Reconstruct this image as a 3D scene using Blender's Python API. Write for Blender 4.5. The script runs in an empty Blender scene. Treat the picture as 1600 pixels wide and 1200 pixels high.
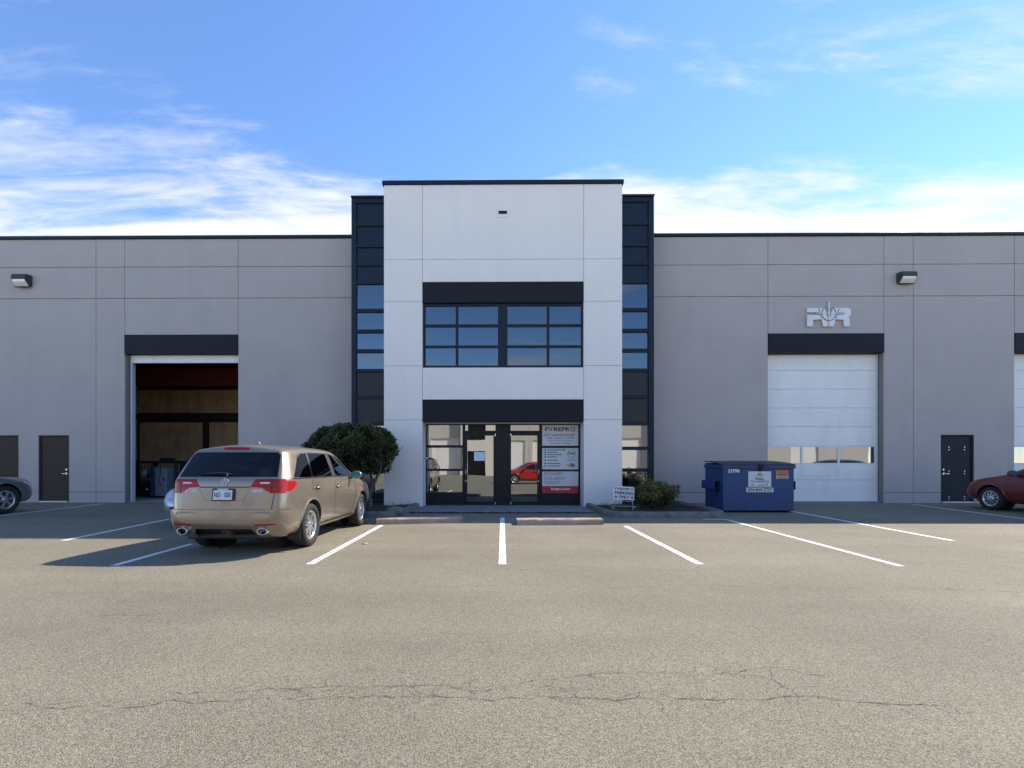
import bpy, bmesh, math, random
from mathutils import Vector, Matrix
from mathutils.bvhtree import BVHTree
from mathutils.interpolate import poly_3d_calc
random.seed(7)
R = math.radians
sc = bpy.context.scene
COL = sc.collection

# ------------------------------------------------------------------ camera
F, CH, YAW = 720.0, 1.32, 0.0087
SHX, SHY = 21.3, 125.5
cam_d = bpy.data.cameras.new('camera')
cam = bpy.data.objects.new('camera', cam_d); COL.objects.link(cam)
cam.location = (0, 0, CH); cam.rotation_euler = (R(90), 0, YAW)
cam_d.sensor_width = 36; cam_d.lens = 36 * F / 1600
cam_d.shift_x = SHX / 1600; cam_d.shift_y = SHY / 1600
cam_d.clip_start = 0.1; cam_d.clip_end = 3000
sc.camera = cam

# ------------------------------------------------------------------ light
SUN = Vector((0.97, 0.595, 1.0)).normalized()
EL = math.asin(SUN.z); AZ = math.atan2(SUN.x, SUN.y)
sd = bpy.data.lights.new('sun', 'SUN'); so = bpy.data.objects.new('sun', sd); COL.objects.link(so)
sd.energy = 3.4; sd.angle = R(0.5); sd.color = (1.0, 0.91, 0.78)
so.rotation_euler = (-SUN).to_track_quat('-Z', 'Y').to_euler()

world = bpy.data.worlds.new('World'); sc.world = world; world.use_nodes = True
nt = world.node_tree; nt.nodes.clear()
def wn(t, **kw):
    n = nt.nodes.new(t)
    for k, v in kw.items(): setattr(n, k, v)
    return n
def wl(a, b): nt.links.new(a, b)
def wmath(op, a, b=None, c=None):
    n = wn('ShaderNodeMath', operation=op)
    for i, v in enumerate((a, b, c)):
        if v is None: continue
        if isinstance(v, (int, float)): n.inputs[i].default_value = v
        else: wl(v, n.inputs[i])
    return n.outputs[0]
sky = wn('ShaderNodeTexSky', sky_type='NISHITA'); sky.sun_disc = False
sky.sun_elevation = EL; sky.sun_rotation = AZ
sky.air_density = 0.85; sky.dust_density = 0.0; sky.ozone_density = 3.0
tc = wn('ShaderNodeTexCoord')
sp = wn('ShaderNodeSeparateXYZ'); wl(tc.outputs['Generated'], sp.inputs[0])
zc = wmath('MAXIMUM', sp.outputs[2], 0.03)
zc2 = wmath('ADD', zc, 0.10)
cx = wmath('DIVIDE', sp.outputs[0], zc2); cy = wmath('DIVIDE', sp.outputs[1], zc2)
cmb = wn('ShaderNodeCombineXYZ'); wl(cx, cmb.inputs[0]); wl(cy, cmb.inputs[1])
def cloud(scale, sx, sy, off, detail, rough, dist, lo, hi):
    mp = wn('ShaderNodeMapping'); wl(cmb.outputs[0], mp.inputs[0])
    mp.inputs['Scale'].default_value = (sx, sy, 1); mp.inputs['Location'].default_value = off
    mp.inputs['Rotation'].default_value = (0, 0, R(-14))
    nz = wn('ShaderNodeTexNoise'); wl(mp.outputs[0], nz.inputs['Vector'])
    nz.inputs['Scale'].default_value = scale; nz.inputs['Detail'].default_value = detail
    nz.inputs['Roughness'].default_value = rough; nz.inputs['Distortion'].default_value = dist
    return nz.outputs[0]
n1 = cloud(1.6, 0.55, 1.5, (3.1, 0.6, 0), 9, 0.60, 0.5, 0, 0)
n2 = cloud(5.0, 0.45, 1.5, (0.4, 2.9, 0), 7, 0.62, 0.6, 0, 0)
# the layer is thicker low over the horizon and breaks into wisps higher up
far = wmath('DIVIDE', sp.outputs[1], zc)
low = wn('ShaderNodeMapRange', interpolation_type='SMOOTHSTEP'); wl(far, low.inputs[0])
low.inputs[1].default_value = 1.25; low.inputs[2].default_value = 1.90
low.inputs[3].default_value = 0.0; low.inputs[4].default_value = 0.275
s1 = wmath('ADD', n1, low.outputs[0])
s2 = wmath('MULTIPLY_ADD', n2, 0.42, s1)
cov = wn('ShaderNodeMapRange', interpolation_type='SMOOTHSTEP'); wl(s2, cov.inputs[0])
cov.inputs[1].default_value = 0.735; cov.inputs[2].default_value = 1.02
cov.inputs[3].default_value = 0.0; cov.inputs[4].default_value = 0.92
mixc = wn('ShaderNodeMixRGB'); wl(cov.outputs[0], mixc.inputs[0])
hs = wn('ShaderNodeHueSaturation'); hs.inputs['Saturation'].default_value = 1.09; hs.inputs['Value'].default_value = 0.90; hs.inputs['Hue'].default_value = 0.504
wl(sky.outputs[0], hs.inputs['Color'])
wl(hs.outputs[0], mixc.inputs[1]); mixc.inputs[2].default_value = (2.95, 2.95, 3.02, 1)
bg = wn('ShaderNodeBackground'); bg.inputs[1].default_value = 0.15
wl(mixc.outputs[0], bg.inputs[0])
wo = wn('ShaderNodeOutputWorld'); wl(bg.outputs[0], wo.inputs[0])

sc.view_settings.view_transform = 'Standard'; sc.view_settings.look = 'None'
sc.view_settings.gamma = 1; sc.view_settings.use_curve_mapping = False
sc.view_settings.exposure = 1.28

# ------------------------------------------------------------------ measuring helpers (photo point -> place on a plane of the site)
def ray(px, py):
    a = (px - 800 + SHX) / F; b = (600 - py + SHY) / F
    f = Vector((-math.sin(YAW), math.cos(YAW), 0)); r = Vector((math.cos(YAW), math.sin(YAW), 0))
    return f + r * a + Vector((0, 0, b))
def wp(px, py, Y):
    d = ray(px, py); t = Y / d.y
    return d.x * t, CH + d.z * t
def gp(px, py, z=0.0):
    d = ray(px, py); t = (z - CH) / d.z
    return d.x * t, d.y * t
def wx(px, Y): return wp(px, 700, Y)[0]
def wz(py, Y, px=785): return wp(px, py, Y)[1]

# ------------------------------------------------------------------ materials
MATS = {}
def mat(name, col, rough=0.6, metal=0.0, var=0.0, vscale=3.0, bump=0.0, bscale=60.0, coat=0.0, spec=0.5, emit=None, dirt=None):
    if name in MATS: return MATS[name]
    m = bpy.data.materials.new(name); m.use_nodes = True
    t = m.node_tree; b = t.nodes['Principled BSDF']
    b.inputs['Base Color'].default_value = (*col, 1); b.inputs['Roughness'].default_value = rough
    b.inputs['Metallic'].default_value = metal; b.inputs['Specular IOR Level'].default_value = spec
    b.inputs['Coat Weight'].default_value = coat
    if coat: b.inputs['Coat Roughness'].default_value = 0.06
    co = t.nodes.new('ShaderNodeTexCoord')
    if var > 0:
        nz = t.nodes.new('ShaderNodeTexNoise'); nz.inputs['Scale'].default_value = vscale
        nz.inputs['Detail'].default_value = 8; nz.inputs['Roughness'].default_value = 0.65
        t.links.new(co.outputs['Object'], nz.inputs['Vector'])
        rp = t.nodes.new('ShaderNodeMapRange'); t.links.new(nz.outputs[0], rp.inputs[0])
        rp.inputs[1].default_value = 0.3; rp.inputs[2].default_value = 0.7
        rp.inputs[3].default_value = 1 - var; rp.inputs[4].default_value = 1 + var
        mx = t.nodes.new('ShaderNodeVectorMath'); mx.operation = 'SCALE'
        mx.inputs[0].default_value = col; t.links.new(rp.outputs[0], mx.inputs['Scale'])
        last = mx.outputs[0]
        if dirt:
            n3 = t.nodes.new('ShaderNodeTexNoise'); n3.inputs['Scale'].default_value = dirt[1]; n3.inputs['Detail'].default_value = 9
            n3.inputs['Roughness'].default_value = 0.7
            mpp = t.nodes.new('ShaderNodeMapping'); mpp.inputs['Scale'].default_value = dirt[3]
            t.links.new(co.outputs['Object'], mpp.inputs[0]); t.links.new(mpp.outputs[0], n3.inputs['Vector'])
            r3 = t.nodes.new('ShaderNodeMapRange'); t.links.new(n3.outputs[0], r3.inputs[0])
            r3.inputs[1].default_value = 0.52; r3.inputs[2].default_value = 0.75
            r3.inputs[3].default_value = 0; r3.inputs[4].default_value = dirt[2]
            m3 = t.nodes.new('ShaderNodeMixRGB'); t.links.new(r3.outputs[0], m3.inputs[0])
            t.links.new(last, m3.inputs[1]); m3.inputs[2].default_value = (*dirt[0], 1)
            last = m3.outputs[0]
        t.links.new(last, b.inputs['Base Color'])
        rr = t.nodes.new('ShaderNodeMapRange'); t.links.new(nz.outputs[0], rr.inputs[0])
        rr.inputs[1].default_value = 0.3; rr.inputs[2].default_value = 0.7
        rr.inputs[3].default_value = max(0.02, rough - 0.06); rr.inputs[4].default_value = min(1, rough + 0.06)
        t.links.new(rr.outputs[0], b.inputs['Roughness'])
    if bump > 0:
        n2 = t.nodes.new('ShaderNodeTexNoise'); n2.inputs['Scale'].default_value = bscale; n2.inputs['Detail'].default_value = 4
        t.links.new(co.outputs['Object'], n2.inputs['Vector'])
        bp = t.nodes.new('ShaderNodeBump'); bp.inputs['Strength'].default_value = bump; bp.inputs['Distance'].default_value = 0.01
        t.links.new(n2.outputs[0], bp.inputs['Height']); t.links.new(bp.outputs[0], b.inputs['Normal'])
    if emit:
        b.inputs['Emission Color'].default_value = (*emit[0], 1); b.inputs['Emission Strength'].default_value = emit[1]
    MATS[name] = m; return m

def glass_mat(name, refl, tint, gtint=(0.92, 0.96, 1.0), wob=0.0):
    if name in MATS: return MATS[name]
    m = bpy.data.materials.new(name); m.use_nodes = True
    t = m.node_tree; t.nodes.clear()
    o = t.nodes.new('ShaderNodeOutputMaterial'); mx = t.nodes.new('ShaderNodeMixShader')
    tr = t.nodes.new('ShaderNodeBsdfTransparent'); tr.inputs[0].default_value = (*tint, 1)
    gl = t.nodes.new('ShaderNodeBsdfGlossy'); gl.inputs['Color'].default_value = (*gtint, 1); gl.inputs['Roughness'].default_value = 0.008
    fr = t.nodes.new('ShaderNodeFresnel'); fr.inputs[0].default_value = 1.5
    ad = t.nodes.new('ShaderNodeMath'); ad.operation = 'ADD'; ad.use_clamp = True; ad.inputs[1].default_value = refl
    t.links.new(fr.outputs[0], ad.inputs[0]); t.links.new(ad.outputs[0], mx.inputs[0])
    t.links.new(tr.outputs[0], mx.inputs[1]); t.links.new(gl.outputs[0], mx.inputs[2]); t.links.new(mx.outputs[0], o.inputs[0])
    if wob:
        co = t.nodes.new('ShaderNodeTexCoord'); nz = t.nodes.new('ShaderNodeTexNoise'); nz.inputs['Scale'].default_value = 1.3
        nz.inputs['Detail'].default_value = 1
        t.links.new(co.outputs['Object'], nz.inputs['Vector'])
        bp = t.nodes.new('ShaderNodeBump'); bp.inputs['Strength'].default_value = 1.0; bp.inputs['Distance'].default_value = wob
        t.links.new(nz.outputs[0], bp.inputs['Height']); t.links.new(bp.outputs[0], gl.inputs['Normal'])
    MATS[name] = m; return m

def asphalt_mat():
    m = bpy.data.materials.new('asphalt'); m.use_nodes = True
    t = m.node_tree; b = t.nodes['Principled BSDF']; L = t.links.new
    co = t.nodes.new('ShaderNodeTexCoord')
    def noise(s, d=4, r=0.6):
        n = t.nodes.new('ShaderNodeTexNoise'); n.inputs['Scale'].default_value = s; n.inputs['Detail'].default_value = d
        n.inputs['Roughness'].default_value = r; L(co.outputs['Object'], n.inputs['Vector']); return n.outputs[0]
    def rng(v, a, b_, c, d):
        n = t.nodes.new('ShaderNodeMapRange'); L(v, n.inputs[0])
        for i, q in enumerate((a, b_, c, d)): n.inputs[i + 1].default_value = q
        return n.outputs[0]
    def mul(a, b_):
        n = t.nodes.new('ShaderNodeMath'); n.operation = 'MULTIPLY'; L(a, n.inputs[0]); L(b_, n.inputs[1]); return n.outputs[0]
    vo = t.nodes.new('ShaderNodeTexVoronoi'); vo.inputs['Scale'].default_value = 185; L(co.outputs['Object'], vo.inputs['Vector'])
    sepc = t.nodes.new('ShaderNodeSeparateColor'); L(vo.outputs['Color'], sepc.inputs[0])
    vo2 = t.nodes.new('ShaderNodeTexVoronoi'); vo2.inputs['Scale'].default_value = 60; L(co.outputs['Object'], vo2.inputs['Vector'])
    sep2 = t.nodes.new('ShaderNodeSeparateColor'); L(vo2.outputs['Color'], sep2.inputs[0])
    stone = rng(sepc.outputs[0], 0.0, 1.0, 0.54, 1.50)
    big = rng(sep2.outputs[1], 0.0, 1.0, 0.95, 1.05)
    pit = rng(vo.outputs['Distance'], 0.25, 0.75, 1.10, 0.68)
    patch = rng(noise(0.35, 7, 0.62), 0.3, 0.7, 0.84, 1.14)
    fine = rng(noise(28, 5, 0.7), 0.3, 0.7, 0.95, 1.05)
    mp = t.nodes.new('ShaderNodeMapping'); mp.inputs['Scale'].default_value = (0.10, 0.9, 1); L(co.outputs['Object'], mp.inputs[0])
    tn = t.nodes.new('ShaderNodeTexNoise'); tn.inputs['Scale'].default_value = 1.4; tn.inputs['Detail'].default_value = 6; L(mp.outputs[0], tn.inputs['Vector'])
    lane = rng(tn.outputs[0], 0.3, 0.7, 0.92, 1.07)
    v = mul(mul(mul(mul(stone, pit), mul(patch, fine)), big), lane)
    cr = t.nodes.new('ShaderNodeMixRGB'); L(sepc.outputs[1], cr.inputs[0])
    cr.inputs[1].default_value = (0.250, 0.218, 0.150, 1); cr.inputs[2].default_value = (0.238, 0.216, 0.168, 1)
    sc_ = t.nodes.new('ShaderNodeVectorMath'); sc_.operation = 'SCALE'; L(cr.outputs[0], sc_.inputs[0]); L(v, sc_.inputs['Scale'])
    # old oil drips and damp-looking stains with outlines of their own
    st = rng(noise(1.1, 9, 0.75), 0.60, 0.76, 0.0, 0.40)
    mx = t.nodes.new('ShaderNodeMixRGB'); L(st, mx.inputs[0]); L(sc_.outputs[0], mx.inputs[1]); mx.inputs[2].default_value = (0.075, 0.068, 0.058, 1)
    L(mx.outputs[0], b.inputs['Base Color']); b.inputs['Roughness'].default_value = 0.88; b.inputs['Specular IOR Level'].default_value = 0.25
    bp = t.nodes.new('ShaderNodeBump'); bp.inputs['Strength'].default_value = 0.55; bp.inputs['Distance'].default_value = 0.006
    L(rng(vo.outputs['Distance'], 0, 0.8, 1, 0), bp.inputs['Height']); L(bp.outputs[0], b.inputs['Normal'])
    return m

m_asph = asphalt_mat()
m_grey = mat('grey_stucco', (0.455, 0.390, 0.355), 0.85, var=0.055, vscale=0.8, bump=0.35, bscale=45, dirt=((0.33, 0.29, 0.28), 1.6, 0.26, (1.0, 1.0, 0.12)))
m_white = mat('white_stucco', (0.84, 0.765, 0.695), 0.8, var=0.025, vscale=0.7, bump=0.2, bscale=45, dirt=((0.64, 0.60, 0.58), 1.3, 0.25, (1.2, 1.2, 0.12)))
m_joint = mat('joint_sealant', (0.25, 0.22, 0.205), 0.9)
m_jointw = mat('white_joint', (0.60, 0.57, 0.55), 0.9)
m_dark = mat('charcoal_metal', (0.014, 0.014, 0.019), 0.6, var=0.12, vscale=2, spec=0.2)
m_navy = mat('navy_frame', (0.010, 0.018, 0.030), 0.5, var=0.10, vscale=3, spec=0.25)
m_span = mat('navy_spandrel', (0.008, 0.015, 0.030), 0.35, var=0.12, vscale=2, spec=0.3)
m_spang = mat('grey_spandrel', (0.030, 0.029, 0.031), 0.40, var=0.12, vscale=2, spec=0.3)
m_black = mat('black_frame', (0.009, 0.009, 0.010), 0.45, var=0.15, vscale=4, spec=0.3)
m_glass = glass_mat('mirror_glass', 0.33, (0.10, 0.12, 0.14), (0.92, 0.96, 0.98), wob=0.0006)
m_glassb = glass_mat('blue_glass', 0.13, (0.10, 0.15, 0.22), (0.80, 0.92, 1.0), wob=0.0006)
m_doorw = mat('white_door_panel', (0.88, 0.83, 0.76), 0.55, var=0.04, vscale=1.2, dirt=((0.5, 0.48, 0.44), 2, 0.25, (1, 1, 0.3)))
m_trimw = mat('white_trim', (0.62, 0.64, 0.66), 0.55, var=0.05, vscale=2)
m_brown = mat('brown_door_paint', (0.058, 0.040, 0.028), 0.65, var=0.12, vscale=2, spec=0.2)
m_navyd = mat('slate_door_paint', (0.022, 0.022, 0.029), 0.6, var=0.12, vscale=2, spec=0.2)
m_chrome = mat('satin_steel', (0.62, 0.62, 0.62), 0.25, metal=1.0)
m_alu = mat('brushed_aluminium', (0.74, 0.70, 0.66), 0.50, metal=0.1, var=0.08, vscale=5)
m_conc = mat('concrete', (0.20, 0.20, 0.195), 0.9, var=0.16, vscale=2.5, bump=0.3, bscale=40, dirt=((0.10, 0.10, 0.095), 2, 0.5, (1, 1, 1)))
m_kerb = mat('weathered_kerb', (0.150, 0.145, 0.135), 0.92, var=0.35, vscale=7, bump=0.7, bscale=25, dirt=((0.05, 0.05, 0.04), 5, 0.8, (1, 1, 1)))
m_paint = mat('line_paint', (0.76, 0.75, 0.72), 0.8, var=0.05, vscale=6, dirt=((0.24, 0.215, 0.17), 26, 1.0, (1, 1, 1)))
m_soil = mat('planter_soil', (0.035, 0.027, 0.020), 0.95, var=0.5, vscale=14, bump=1.0, bscale=22)
m_ply = mat('plywood', (0.58, 0.37, 0.20), 0.75, var=0.25, vscale=2.0, dirt=((0.30, 0.17, 0.09), 3, 0.6, (1, 1, 0.1)))
m_redst = mat('red_steel', (0.34, 0.04, 0.035), 0.6, var=0.2, vscale=3)
m_beam = mat('dark_timber', (0.035, 0.022, 0.015), 0.8, var=0.2, vscale=3)
m_int = mat('interior_wall', (0.46, 0.42, 0.37), 0.9, var=0.1)
m_stop = mat('wheel_stop_concrete', (0.36, 0.28, 0.21), 0.9, var=0.25, vscale=6, bump=0.5, bscale=30, dirt=((0.09, 0.06, 0.045), 4, 0.9, (0.4, 1, 1)))

# ------------------------------------------------------------------ object helpers
def link(name, me, m=None, parent=None, loc=None):
    o = bpy.data.objects.new(name, me); COL.objects.link(o)
    if m is not None and me is not None and not me.materials: me.materials.append(m)
    if parent is not None:
        o.parent = parent
        if parent.get('_w'):                       # mesh given in site coordinates: keep it there
            o.matrix_parent_inverse = Matrix.Translation([-v for v in parent['_l']])
    return o
def thing(name, loc, label, cat, group=None, rotz=0.0, world=True):
    o = bpy.data.objects.new(name, None); COL.objects.link(o); o.location = loc; o.rotation_euler = (0, 0, rotz)
    o.empty_display_size = 0.2
    o['label'] = label; o['category'] = cat
    if group: o['group'] = group
    if world: o['_w'] = 1; o['_l'] = list(loc)
    return o
def tag(o, label, cat, group=None):
    o['label'] = label; o['category'] = cat
    if group: o['group'] = group
    return o
def sub(name, parent):
    o = bpy.data.objects.new(name, None); COL.objects.link(o); o.parent = parent; o.empty_display_size = 0.1
    return o
def mesh_bm(bm, name='m', smooth=False):
    me = bpy.data.meshes.new(name); bm.to_mesh(me); bm.free()
    if smooth:
        for p in me.polygons: p.use_smooth = True
    return me
def bm_box(bm, x0, x1, y0, y1, z0, z1, bev=0.0):
    vs = [bm.verts.new(p) for p in ((x0,y0,z0),(x1,y0,z0),(x1,y1,z0),(x0,y1,z0),(x0,y0,z1),(x1,y0,z1),(x1,y1,z1),(x0,y1,z1))]
    fs = [bm.faces.new([vs[i] for i in q]) for q in ((0,3,2,1),(4,5,6,7),(0,1,5,4),(1,2,6,5),(2,3,7,6),(3,0,4,7))]
    if bev > 0:
        es = list({e for f in fs for e in f.edges})
        bmesh.ops.bevel(bm, geom=es, offset=bev, segments=1, affect='EDGES', profile=0.5)
def box(name, x0, x1, y0, y1, z0, z1, m, parent=None, bev=0.0):
    if x0 > x1: x0, x1 = x1, x0
    if z0 > z1: z0, z1 = z1, z0
    bm = bmesh.new(); bm_box(bm, x0, x1, y0, y1, z0, z1, bev)
    return link(name, mesh_bm(bm, name), m, parent)
def prism(name, pts, y0, y1, m, parent=None, bev=0.0):
    """outline in X-Z, extruded in Y"""
    bm = bmesh.new(); n = len(pts)
    a = [bm.verts.new((p[0], y0, p[1])) for p in pts]; b = [bm.verts.new((p[0], y1, p[1])) for p in pts]
    bm.faces.new(a); bm.faces.new(b[::-1])
    for i in range(n): bm.faces.new((a[i], b[i], b[(i + 1) % n], a[(i + 1) % n]))
    bmesh.ops.recalc_face_normals(bm, faces=bm.faces)
    if bev: bmesh.ops.bevel(bm, geom=list(bm.edges), offset=bev, segments=1, affect='EDGES')
    return link(name, mesh_bm(bm, name), m, parent)
def slab(name, x0, x1, z0, z1, y0, y1, m, parent=None, holes=()):
    """upright slab with rectangular holes (hx0,hx1,hz0,hz1)"""
    xs = sorted({x0, x1, *[min(max(h[i], x0), x1) for h in holes for i in (0, 1)]})
    zs = sorted({z0, z1, *[min(max(h[i], z0), z1) for h in holes for i in (2, 3)]})
    def solid(i, j):
        if i < 0 or j < 0 or i >= len(xs) - 1 or j >= len(zs) - 1: return False
        cx_, cz_ = (xs[i] + xs[i+1]) / 2, (zs[j] + zs[j+1]) / 2
        return not any(h[0] < cx_ < h[1] and h[2] < cz_ < h[3] for h in holes)
    bm = bmesh.new(); vv = {}
    def V(i, j, k):
        if (i, j, k) not in vv: vv[i, j, k] = bm.verts.new((xs[i], y1 if k else y0, zs[j]))
        return vv[i, j, k]
    for i in range(len(xs) - 1):
        for j in range(len(zs) - 1):
            if not solid(i, j): continue
            bm.faces.new((V(i,j,0), V(i+1,j,0), V(i+1,j+1,0), V(i,j+1,0)))
            bm.faces.new((V(i,j,1), V(i,j+1,1), V(i+1,j+1,1), V(i+1,j,1)))
            if not solid(i-1, j): bm.faces.new((V(i,j,0), V(i,j+1,0), V(i,j+1,1), V(i,j,1)))
            if not solid(i+1, j): bm.faces.new((V(i+1,j,0), V(i+1,j,1), V(i+1,j+1,1), V(i+1,j+1,0)))
            if not solid(i, j-1): bm.faces.new((V(i,j,0), V(i,j,1), V(i+1,j,1), V(i+1,j,0)))
            if not solid(i, j+1): bm.faces.new((V(i,j+1,0), V(i+1,j+1,0), V(i+1,j+1,1), V(i,j+1,1)))
    bmesh.ops.recalc_face_normals(bm, faces=bm.faces)
    return link(name, mesh_bm(bm, name), m, parent)
def bm_tube(bm, pts, r, n=8, caps=True):
    pts = [Vector(p) for p in pts]; rings = []
    rr = r if isinstance(r, (list, tuple)) else [r] * len(pts)
    for i, p in enumerate(pts):
        d = (pts[min(i+1, len(pts)-1)] - pts[max(i-1, 0)]).normalized()
        u = d.orthogonal().normalized() if i == 0 else (pu - d * pu.dot(d)).normalized()
        pu = u; w = d.cross(u)
        rings.append([bm.verts.new(p + (u * math.cos(2*math.pi*k/n) + w * math.sin(2*math.pi*k/n)) * rr[i]) for k in range(n)])
    for a, b in zip(rings, rings[1:]):
        for k in range(n): bm.faces.new((a[k], a[(k+1) % n], b[(k+1) % n], b[k]))
    if caps: bm.faces.new(rings[0][::-1]); bm.faces.new(rings[-1])
def tube(name, pts, r, m, parent=None, n=8):
    bm = bmesh.new(); bm_tube(bm, pts, r, n); bmesh.ops.recalc_face_normals(bm, faces=bm.faces)
    return link(name, mesh_bm(bm, name, True), m, parent)
def bm_lathe(bm, prof, axis='x', n=32, c=(0, 0, 0), close=False):
    """prof: list of (a, r) along the axis"""
    rings = []
    for a, r in prof:
        ring = []
        for k in range(n):
            t = 2 * math.pi * k / n; s, q = r * math.cos(t), r * math.sin(t)
            p = (a, s, q) if axis == 'x' else ((s, a, q) if axis == 'y' else (s, q, a))
            ring.append(bm.verts.new((p[0]+c[0], p[1]+c[1], p[2]+c[2])))
        rings.append(ring)
    for a, b in zip(rings, rings[1:]):
        for k in range(n): bm.faces.new((a[k], a[(k+1) % n], b[(k+1) % n], b[k]))
    if close:
        bm.faces.new(rings[0]); bm.faces.new(rings[-1][::-1])
    bmesh.ops.recalc_face_normals(bm, faces=bm.faces)
def text_mesh(s, size, bold=0.0, align='CENTER', ext=0.0, sx=1.0):
    cu = bpy.data.curves.new('t', 'FONT'); cu.body = s; cu.size = size; cu.align_x = align; cu.align_y = 'CENTER'
    cu.offset = bold * size; cu.extrude = ext; cu.resolution_u = 3
    o = bpy.data.objects.new('t', cu); COL.objects.link(o)
    dg = bpy.context.evaluated_depsgraph_get()
    me = bpy.data.meshes.new_from_object(o.evaluated_get(dg))
    bpy.data.objects.remove(o); bpy.data.curves.remove(cu)
    for v in me.vertices: v.co.x *= sx
    me.materials.clear()
    return me
def text(name, s, size, x, y, z, m, parent=None, bold=0.0, align='CENTER', ext=0.0, sx=1.0, width=None, rotz=0.0, tilt=0.0):
    """upright lettering facing -Y"""
    me = text_mesh(s, size, bold, align, ext, sx)
    if width and me.vertices:
        xs = [v.co.x for v in me.vertices]; k = width / (max(xs) - min(xs))
        for v in me.vertices: v.co.x *= k
    me.transform(Matrix.Translation((x, y, z)) @ Matrix.Rotation(rotz, 4, 'Z') @ Matrix.Rotation(R(90) + tilt, 4, 'X'))
    return link(name, me, m, parent)
def sheet(name, pts, z, m, parent=None):
    bm = bmesh.new(); bm.faces.new([bm.verts.new((p[0], p[1], z)) for p in pts])
    bmesh.ops.recalc_face_normals(bm, faces=bm.faces)
    if bm.faces[:][0].normal.z < 0: bmesh.ops.reverse_faces(bm, faces=bm.faces[:])
    return link(name, mesh_bm(bm, name), m, parent)

def pane(name, x0, x1, y0, y1, z0, z1, m, parent):
    o = box(name, x0, x1, y0, y1, z0, z1, m, parent)
    c = Vector(((x0 + x1) / 2, (y0 + y1) / 2, (z0 + z1) / 2)); rr = random.Random(int(x0 * 991 + z0 * 577))
    o.data.transform(Matrix.Translation(c) @ Matrix.Rotation(rr.uniform(-.004, .004), 4, 'Z') @ Matrix.Rotation(rr.uniform(-.004, .004), 4, 'X') @ Matrix.Translation(-c))
    return o

# ------------------------------------------------------------------ ground
bm = bmesh.new(); g = 400
bmesh.ops.create_grid(bm, x_segments=8, y_segments=8, size=g)
ground = link('asphalt_lot', mesh_bm(bm, 'asphalt_lot'), m_asph); ground['kind'] = 'structure'

def line(p, q, w=0.10, z=0.004):
    p = Vector(p); q = Vector(q); d = (q - p).normalized(); n = Vector((-d.y, d.x)) * w / 2
    bm = bmesh.new(); N = 160; rng = random.Random(int(p.x * 100) + 5); L = []; Rr = []
    for i in range(N + 1):
        c = p.lerp(q, i / N); a = c + n * (1 + rng.uniform(-.14, .08)); b = c - n * (1 + rng.uniform(-.14, .08))
        L.append(bm.verts.new((a.x, a.y, z))); Rr.append(bm.verts.new((b.x, b.y, z)))
    for i in range(N): bm.faces.new((L[i], Rr[i], Rr[i+1], L[i+1]))
    bmesh.ops.recalc_face_normals(bm, faces=bm.faces)
    if bm.faces[:][0].normal.z < 0: bmesh.ops.reverse_faces(bm, faces=bm.faces[:])
    return link('parking_line', mesh_bm(bm, 'parking_line'), m_paint, ground)
for a, b in (((785, 809), (785, 882)), ((596, 821), (484, 882)), ((977, 822), (1094, 882)), ((1139, 813), (1408, 885)),
             ((1237, 799), (1488, 845)), ((1424, 788), (1640, 816)), ((300, 850), (178, 884)), ((266, 811), (98, 845)), ((164, 787), (-60, 813))):
    line(gp(*a), gp(*b), 0.105)
line(gp(1098, 812), gp(1140, 812.5), 0.09, z=0.008)

# cracks: thin ragged dark openings in the surface
m_crack = mat('crack_gap', (0.065, 0.056, 0.045), 1.0)
def crack(pts, w, seed, branches=0):
    rng = random.Random(seed); P = [Vector(gp(*p)) for p in pts]
    path = []
    for a, b in zip(P, P[1:]):
        n = max(2, int((b - a).length / 0.035)); off = 0
        nn = Vector((-(b - a).y, (b - a).x)).normalized()
        for i in range(n):
            off = off * 0.75 + rng.uniform(-.016, .016)
            path.append(a.lerp(b, i / n) + nn * off)
    path.append(P[-1])
    bm = bmesh.new(); prev = None
    for i, c in enumerate(path):
        d = (path[min(i+1, len(path)-1)] - path[max(i-1, 0)]).normalized(); nn = Vector((-d.y, d.x))
        ww = 0.45 * w * rng.choice((0.15, 0.4, 0.7, 1.0, 1.4)) * (0.3 if i in (0, len(path)-1) else 1)
        a = bm.verts.new((*(c + nn * ww), 0.003)); b = bm.verts.new((*(c - nn * ww), 0.003))
        if prev: bm.faces.new((prev[0], prev[1], b, a))
        prev = (a, b)
    for k in range(branches):
        c = rng.choice(path); ang = rng.uniform(0, 6.28); q = None
        for s in range(rng.randint(3, 7)):
            ang += rng.uniform(-.7, .7); e = c + Vector((math.cos(ang), math.sin(ang) * 0.6)) * 0.04
            nn = Vector((-(e - c).y, (e - c).x)).normalized() * w * 0.22
            bm.faces.new([bm.verts.new((*(v), 0.0026)) for v in (c + nn, c - nn, e - nn, e + nn)]); c = e
    bmesh.ops.recalc_face_normals(bm, faces=bm.faces)
    for f in bm.faces:
        if f.normal.z < 0: f.normal_flip()
    return link('crack', mesh_bm(bm, 'crack'), m_crack, ground)
crack([(30, 1098), (80, 1108), (150, 1100), (205, 1107), (260, 1095), (330, 1096), (400, 1090), (455, 1094), (560, 1091), (660, 1088), (740, 1092), (860, 1090), (960, 1094), (1060, 1094), (1180, 1092), (1290, 1090), (1370, 1097), (1480, 1101)], 0.0042, 1, 26)
crack([(260, 1085), (330, 1083), (420, 1078), (480, 1074), (560, 1072), (640, 1074), (700, 1073), (745, 1085), (800, 1072), (900, 1056), (1010, 1051), (1150, 1052), (1195, 1041), (1250, 1049), (1290, 1057)], 0.0036, 2, 26)
crack([(0, 925), (120, 926), (230, 924)], 0.004, 3, 2)
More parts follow.
